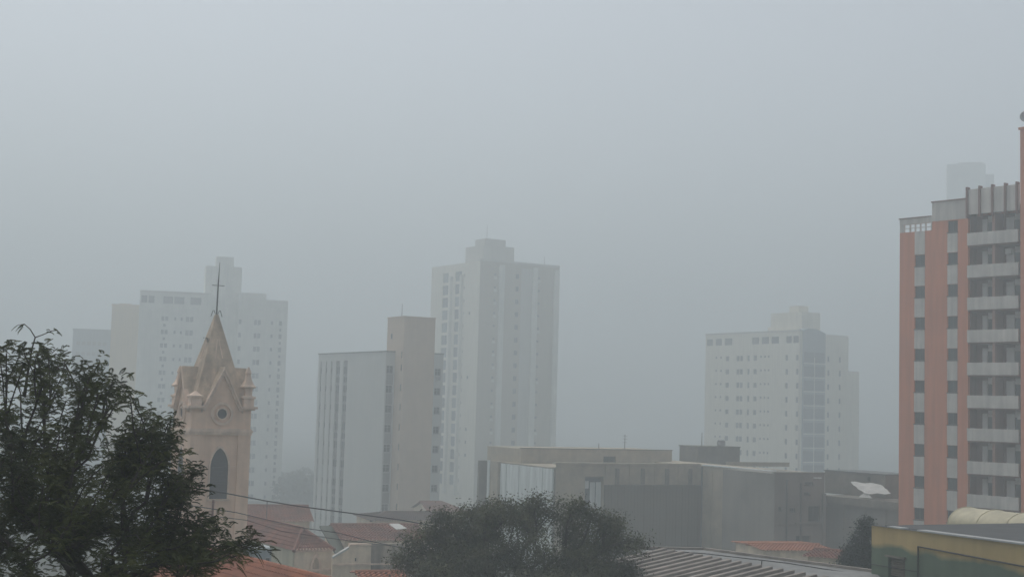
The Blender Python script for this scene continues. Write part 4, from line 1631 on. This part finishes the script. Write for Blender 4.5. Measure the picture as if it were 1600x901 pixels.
b.build('vault_sheet', VAULT, vt, smooth=True)
b = MB()
b.prism([(vx0 + .03, OFV + HWV - math.cos(math.pi * s / ns) * (HWV - .02), vz0 + math.sin(math.pi * s / ns) * (RISE - .02)) for s in range(ns + 1)], (.05, 0, 0))
b.build('end_wall', VAULT, vt)
for i in range(8):
    x = vx0 + L_ * i / 8
    b = MB()
    for s in range(ns):
        q0, q1 = math.pi * s / ns, math.pi * (s + 1) / ns
        b.prism([(x, OFV + HWV - math.cos(q) * (HWV + r_), vz0 + math.sin(q) * (RISE + r_)) for q, r_ in ((q0, .02), (q1, .02), (q1, .05), (q0, .05))], (.05, 0, 0))
    b.build('rib', VAULT, vt)

# ================================================================== GREY SHED ROOFS (bottom centre right)
ZS = 14.0
pts = [onz(px, py, ZS) for px, py in ((976, 856), (1100, 858), (1366, 893), (1390, 912), (1262, 908), (1045, 867), (985, 862))]
cen = sum(pts, Vector()) / len(pts)
e = bpy.data.objects.new('flat_roofed_shed', None)
C.objects.link(e)
gz = ground_z(cen.x, cen.y)
e.location = (cen.x, cen.y, gz)
tag(e, 'flat smooth grey roof slab beside the ribbed roof at the bottom', 'shed')
loc = [(p.x - cen.x, p.y - cen.y, p.z - gz) for p in pts]
MB().prism(loc, (0, 0, -.2)).build('roof_slab', SLABGREY, e)
sh = [(x * .97, y * .97, 0) for x, y, z in loc]
MB().prism(sh, (0, 0, ZS - gz - .21)).build('wall', CONCDARK, e)
b = MB()
for i in (0, 1):
    a, c = Vector(loc[i]), Vector(loc[i + 1])
    n_ = (c - a).cross(Vector((0, 0, 1))).normalized()
    b.prism([a + Vector((0, 0, .003)), c + Vector((0, 0, .003)), c + n_ * .18 + Vector((0, 0, .003)), a + n_ * .18 + Vector((0, 0, .003))], (0, 0, .1))
b.build('kerb', FIBRE, e)
pA_, pB_ = onz(1049, 869, ZS), onz(1275, 910, ZS)
dl = (pB_ - pA_)
length = dl.length
dl.normalize()
dr = Vector((-abs(dl.y), -abs(dl.x), 0))
dr = Vector((dl.y, -dl.x, 0))
if dr.x > 0:
    dr = -dr
slope = -.14
_best = None
for _k in range(0, 120):
    _q = R(180 + _k)
    _d = Vector((math.cos(_q), math.sin(_q), 0))
    _p = onz(1090, 873, ZS) + _d * 3.0 + Vector((0, 0, slope * 3.0)) - Vector((0, 0, CAMZ))
    _i = (_p.dot(_r) / _p.dot(_f) * F + 800, 450.5 - _p.dot(_u) / _p.dot(_f) * F)
    _e = abs((_i[1] - 873) / (1090 - _i[0]) - 20 / 85)
    if _best is None or _e < _best[0]:
        _best = (_e, _d)
dr = _best[1]
print('rib dir', dr, _best[0])
e2 = bpy.data.objects.new('ribbed_roof_shed', None)
C.objects.link(e2)
gz = ground_z(pA_.x, pA_.y)
e2.location = (pA_.x, pA_.y, gz)
tag(e2, 'shed with a roof of pale channel sheets and dark gaps at the bottom', 'shed')
RL = 7.5
nch = int((length + 2) / .62)
run = dr * RL + Vector((0, 0, slope * RL))
for i in range(-1, nch):
    o0 = dl * (.62 * i) + Vector((0, 0, ZS - gz + .12))
    a_ = .16
    pts_ = []
    for (u, h) in ((0, -.1), (.07, .20), (.29, .20), (.36, -.1), (.34, -.12), (.27, .16), (.09, .16), (.02, -.12)):
        pts_.append(o0 + dl * u + Vector((0, 0, h)) + Vector((0, 0, random.uniform(-.008, .008))))
    MB().prism(pts_, run * random.uniform(.985, 1.0)).build('roof_channel', FIBRE, e2)
b = MB()
q0 = dl * -.6 + Vector((0, 0, ZS - gz - .16))
b.prism([q0, q0 + dl * (length + 2.6), q0 + dl * (length + 2.6) + run, q0 + run], (0, 0, -.08))
b.build('roof_lining', mat('red_brown_lining', (0.085, 0.045, 0.04), var=.2, streak=0), e2)
q0 = dl * -.4 + dr * .2
b = MB()
b.prism([q0, q0 + dl * (length + 2.2), q0 + dl * (length + 2.2) + dr * (RL - .5), q0 + dr * (RL - .5)], (0, 0, ZS - gz - .95))
b.build('wall', CONCDARK, e2)
p = onz(1190, 892, ZS)
o = MB().tube([(0, 0, 0), (0, 0, .42)], .02, 6).build('vent_pipe', IRON)
o.location = (p.x, p.y, ZS)
tag(o, 'short thin pipe standing on the grey roof slab', 'pipe')


# ================================================================== TREES
def grow(base, axis_top, tips, step=.35, up=.15):
    """greedy branch growth: each tip joins the nearest earlier node; returns node arrays and parents"""
    nodes = [np.array(base, float)]
    par = [-1]
    k = 8
    for i in range(1, k + 1):
        t = i / k
        nodes.append(np.array(base) * (1 - t) + np.array(axis_top) * t + rng.normal(0, .03, 3) * (i < k))
        par.append(len(nodes) - 2)
    first = len(nodes) // 2
    tips = sorted(tips, key=lambda p: np.linalg.norm(p - axis_top))
    ends = []
    arr = np.array(nodes)
    for tp in tips:
        d = np.linalg.norm(arr[first:] - tp, axis=1)
        # prefer nodes that lie nearer to the fork than the tip does
        pen = np.maximum(0, np.linalg.norm(arr[first:] - axis_top, axis=1) - np.linalg.norm(tp - axis_top) * .85)
        j = first + int(np.argmin(d + pen * 1.5))
        p0 = arr[j]
        L = np.linalg.norm(tp - p0)
        n = max(2, int(L / step))
        bend = rng.normal(0, .06 * L, 3) + np.array([0, 0, up * L])
        new = []
        last = j
        for i in range(1, n + 1):
            t = i / n
            q = p0 * (1 - t) + tp * t + bend * math.sin(math.pi * t) * .6 + rng.normal(0, .02, 3)
            new.append(q)
            par.append(last)
            last = len(arr) + i - 1
        arr = np.vstack([arr, np.array(new)])
        ends.append(last)
    return arr, par, ends


def branch_mesh(mb, arr, par, ends, r_tip=.006, r_max=.2, expo=.42, seg=5):
    n = len(arr)
    cnt = np.zeros(n)
    for e_ in ends:
        cnt[e_] += 1
    for i in range(n - 1, 0, -1):
        cnt[par[i]] += cnt[i]
    rad = np.minimum(r_max, r_tip * np.maximum(cnt, 1) ** expo * 1.6)
    kids = [[] for _ in range(n)]
    for i in range(1, n):
        kids[par[i]].append(i)
    # chains
    stack = [0]
    starts = [(0, None)]
    while starts:
        s, frm = starts.pop()
        chain = ([frm] if frm is not None else []) + [s]
        cur = s
        while kids[cur]:
            ks = sorted(kids[cur], key=lambda q: -cnt[q])
            for q in ks[1:]:
                starts.append((q, cur))
            cur = ks[0]
            chain.append(cur)
        if len(chain) > 1:
            rr = [rad[q] for q in chain]
            if frm is not None:
                rr[0] = min(rr[0], rr[1] * 1.15)
            mb.tube([arr[q] for q in chain], rr, seg)


def ellipsoid_pts(n, c, r, inner=.55, low=-.9):
    out = []
    while len(out) < n:
        q = rng.normal(0, 1, 3)
        q /= np.linalg.norm(q)
        if q[2] < low:
            continue
        out.append(np.array(c) + q * np.array(r) * rng.uniform(inner, 1.0) ** .6)
    return out


# ---- feathery tree in the left foreground
TD = 17.0
S = TD / F
cw_ = np.array(at(40, 850, TD))
gz = ground_z(cw_[0], TD)
tips = ellipsoid_pts(430, cw_, (285 * S, 3.0, 268 * S), .35)
for (px, py, rx, rz, n) in ((180, 620, 26, 24, 10), (85, 560, 26, 28, 10), (255, 690, 34, 34, 14), (300, 840, 55, 45, 26), (280, 750, 40, 36, 16), (215, 700, 45, 40, 16), (20, 560, 30, 22, 10), (378, 858, 22, 16, 7), (150, 590, 30, 25, 8), (60, 760, 60, 70, 40), (130, 830, 70, 50, 40)):
    tips += ellipsoid_pts(n, np.array(at(px, py, TD + rng.uniform(-1.2, 1.2))), (rx * S, .6, rz * S), .3)
tree = bpy.data.objects.new('feathery_tree', None)
C.objects.link(tree)
base = np.array([cw_[0] + .2, TD + .4, gz])
tree.location = base
tag(tree, 'dark feathery leaved tree filling the bottom left foreground', 'tree')
fork = np.array([cw_[0], TD, cw_[2] - 1.9])
arr, par, ends = grow(base, fork, tips, .28, .10)
arr -= base
# a bare leader reaching above the crown
mb = MB()
branch_mesh(mb, arr, par, ends, .005, .17, .42)
lead = [np.array(at(px, py, TD)) - base for px, py in ((38, 620), (43, 585), (50, 545), (55, 527))]
mb.tube(lead, [.022, .016, .011, .008], 5)
for q in (((55, 527), (47, 514), (38, 506), (27, 508)), ((55, 527), (66, 523), (80, 517), (88, 516)), ((50, 545), (42, 555), (33, 545), (22, 537))):
    mb.tube([np.array(at(px, py, TD)) - base for px, py in q], [.007, .006, .005, .003], 4)
mb.build('trunk', BARK, tree)

FV, FF = [], []


def fronds(P, D, Ln):
    """pinnate fronds, all in one numpy batch: P start, D direction, Ln length"""
    n = len(P)
    D = D / np.linalg.norm(D, axis=1, keepdims=True)
    K = 9
    side = np.cross(D, np.array([0, 0, 1.0]))
    side /= np.linalg.norm(side, axis=1, keepdims=True) + 1e-9
    side = side + rng.normal(0, .25, (n, 3))
    droop = rng.uniform(.25, .85, (n, 1))
    allv = []
    for k in range(1, K + 1):
        t = k / K
        c = P + D * Ln * t * (1 - .12 * t) + np.array([0, 0, -1.0]) * Ln * droop * t * t * .75
        lw = Ln * (.21 * math.sin(math.pi * min(1, .22 + .74 * t)) + .05)
        fw = D * Ln * .055
        for s in (-1, 1):
            tip = c + side * lw * s + D * Ln * .07 + np.array([0, 0, -1.0]) * lw * .35
            mid = c + side * lw * s * .5 + np.array([0, 0, -1.0]) * lw * .10
            allv.append(np.stack([c, mid - fw * .55, tip, mid + fw * .8], axis=1))
    # rachis as thin blade
    c1 = P + D * Ln * .5 + np.array([0, 0, -1.0]) * Ln * droop * .19
    c2 = P + D * Ln * .88 + np.array([0, 0, -1.0]) * Ln * droop * .75
    wv = np.array([0, 0, .005])
    allv.append(np.stack([P - wv, P + wv, c1 + wv, c1 - wv], axis=1))
    allv.append(np.stack([c1 - wv, c1 + wv, c2 + wv, c2 - wv], axis=1))
    return np.concatenate(allv).reshape(-1, 3)


P, D, Ln = [], [], []
cen0 = fork - base
for e_ in ends:
    chain = [e_]
    while len(chain) < 4 and par[chain[-1]] >= 0:
        chain.append(par[chain[-1]])
    for ci, c_ in enumerate(chain[:3]):
        nf = (15, 12, 9)[ci]
        p0 = arr[c_]
        ax = arr[chain[0]] - arr[chain[-1]]
        ax = ax / (np.linalg.norm(ax) + 1e-6)
        for q in range(nf):
            d = rng.normal(0, 1, 3)
            d[2] *= .45
            d = d / np.linalg.norm(d) + ax * .75 + np.array([0, 0, .12])
            P.append(p0 + rng.normal(0, .07, 3))
            D.append(d)
            Ln.append(rng.uniform(.09, .19))
for q in ((38, 506, -1, -.2), (30, 509, -.9, -.7), (86, 516, 1, -.1), (74, 519, .8, .2), (50, 545, -.6, .2), (58, 535, .9, -.1), (22, 537, -1, -.1), (12, 540, -1, -.2), (60, 545, .9, -.15), (48, 560, -.9, .1), (62, 552, 1, -.2)):
    for rep in range(3):
        P.append(np.array(at(q[0], q[1], TD)) - base + rng.normal(0, .02, 3))
        D.append(np.array([q[2], rng.normal(0, .4), q[3] + rng.normal(0, .1)]))
        Ln.append(rng.uniform(.07, .12))
V = fronds(np.array(P), np.array(D), np.array(Ln)[:, None])
n = len(V) // 4
me = bpy.data.meshes.new('crown')
me.vertices.add(len(V))
me.vertices.foreach_set('co', V.ravel())
me.loops.add(4 * n)
me.loops.foreach_set('vertex_index', np.arange(4 * n, dtype=np.int32))
me.polygons.add(n)
me.polygons.foreach_set('loop_start', np.arange(0, 4 * n, 4, dtype=np.int32))
me.materials.append(leafmat('feathery_leaf', (0.021, 0.028, 0.008), (0.085, 0.096, 0.024), 1.6))
me.update(calc_edges=True)
co = bpy.data.objects.new('crown', me)
C.objects.link(co)
co.parent = tree
print('fronds', len(P), 'leaf quads', n)


def leafy_tree(name, label, lobes, D_, leafmat_, n_tips, leaf, per_tip, spread, trunk_px, fork_py, up=.12, rmax=.3):
    S_ = D_ / F
    tips = []
    tot = sum(l[2] * l[3] for l in lobes)
    for (px, py, rx, rz) in lobes:
        c = np.array(at(px, py, D_ + rng.uniform(-1.5, 1.5)))
        tips += ellipsoid_pts(max(4, int(n_tips * rx * rz / tot)), c, (rx * S_, rx * S_ * .9, rz * S_), .45)
    f = np.array(at(trunk_px, fork_py, D_))
    gz = ground_z(f[0], f[1])
    base = np.array([f[0], f[1], gz])
    f[2] = max(f[2], gz + 1.0)
    t = bpy.data.objects.new(name, None)
    C.objects.link(t)
    t.location = base
    tag(t, label, 'tree')
    arr, par, ends = grow(base, f, tips, .5, up)
    arr -= base
    mb = MB()
    branch_mesh(mb, arr, par, ends, .012, rmax, .42, 5)
    mb.build('trunk', BARK, t)
    E = arr[np.array(ends)]
    cen = np.repeat(E, per_tip, axis=0) + rng.normal(0, spread, (len(E) * per_tip, 3)) * np.array([1, 1, .7])
    dirs = rng.normal(0, 1, cen.shape)
    dirs[:, 2] *= .6
    me = leaf_mesh('crown', leafmat_, cen, dirs, leaf, .55)
    o = bpy.data.objects.new('crown', me)
    C.objects.link(o)
    o.parent = t
    return t


LEAF2 = leafmat('round_tree_leaf', (0.040, 0.046, 0.026), (0.105, 0.110, 0.055), 1.0)
leafy_tree('round_tree', 'broad dark green round crowned tree at the bottom centre before the concrete building',
           [(815, 880, 165, 88), (720, 838, 60, 38), (860, 812, 62, 34), (780, 815, 55, 28), (930, 838, 48, 38), (670, 868, 40, 38), (960, 872, 38, 42), (980, 900, 20, 26), (842, 786, 18, 12), (762, 796, 16, 11), (893, 792, 17, 12), (700, 812, 18, 14), (650, 842, 16, 13), (628, 868, 14, 12), (640, 892, 26, 10), (955, 822, 15, 13), (988, 850, 14, 13), (735, 802, 12, 8), (922, 806, 12, 9), (815, 905, 150, 45), (720, 900, 70, 40), (900, 905, 80, 40)],
           54, LEAF2, 430, .12, 200, .25, 815, 985, rmax=.25)
LEAF3 = leafmat('dark_tree_leaf', (0.018, 0.026, 0.022), (0.036, 0.046, 0.036), 0.9)
leafy_tree('bushy_tree', 'dark narrow bushy tree beside the left corner of the yellow and green building',
           [(1352, 850, 20, 30), (1346, 880, 34, 30), (1358, 832, 12, 16), (1335, 895, 32, 20), (1352, 818, 6, 7), (1328, 868, 8, 8), (1320, 885, 8, 8)], 72, LEAF3, 110, .13, 150, .2, 1350, 925, rmax=.14)


# ================================================================== CABLES
def cable(label, pts, r=.022):
    P = [Vector(at(*q)) for q in pts]
    out = []
    for i in range(len(P) - 1):
        for k in range(6):
            out.append(P[i].lerp(P[i + 1], k / 6))
    out.append(P[-1])
    o = MB().tube(out, r, 6).build('cable', CABLE)
    tag(o, label, 'cable', 'overhead cables')
    return o


cable('upper cable crossing the church tower and the foot of the white block', [(60, 730, 60), (200, 745, 62), (353, 770, 64), (416, 782, 65), (465, 790, 66), (532, 799, 67), (622, 811, 69), (760, 835, 74)], .03)
cable('lower thin cable in front of the red roofs right of the church tower', [(100, 772, 60), (250, 782, 62), (369, 800, 64), (416, 811, 65), (472, 824, 66), (529, 832, 67), (580, 845, 68), (700, 870, 73)], .02)
cable('middle thin cable sagging across the red hipped roof', [(200, 790, 61), (385, 812, 64), (440, 829, 65), (500, 838, 66), (560, 846, 67), (690, 862, 73)], .014)
cable('black cable running along the grey flat roof at the bottom', [(900, 848, 66), (985, 855, 62), (1003, 857, 61), (1100, 864, 59), (1230, 879, 57), (1345, 897, 55), (1480, 925, 53)], .022)

# ================================================================== HAZE
lowest = min(v.co.z for v in g.data.vertices)
b = MB().box(-GX - 60, GX + 60, GY0 - 60, GY1 + 60, lowest - 1.0, max(HAZE_TOP, GHOST_TOP))
hz = b.build('haze', mat('unused', (1, 1, 1)))
hz['kind'] = 'stuff'
hm = bpy.data.materials.new('fog_air')
hm.use_nodes = True
n_, l_ = hm.node_tree.nodes, hm.node_tree.links
n_.remove(n_['Principled BSDF'])
pv = n_.new('ShaderNodeVolumePrincipled')
pv.inputs['Color'].default_value = (0.83, 0.89, 0.908, 1)
pv.inputs['Density'].default_value = HAZE_DENSITY
pv.inputs['Anisotropy'].default_value = 0.4
l_.new(pv.outputs[0], n_['Material Output'].inputs['Volume'])
hz.data.materials.clear()
hz.data.materials.append(hm)
for o in bpy.data.objects:
    if '_zb' in o:
        del o['_zb']
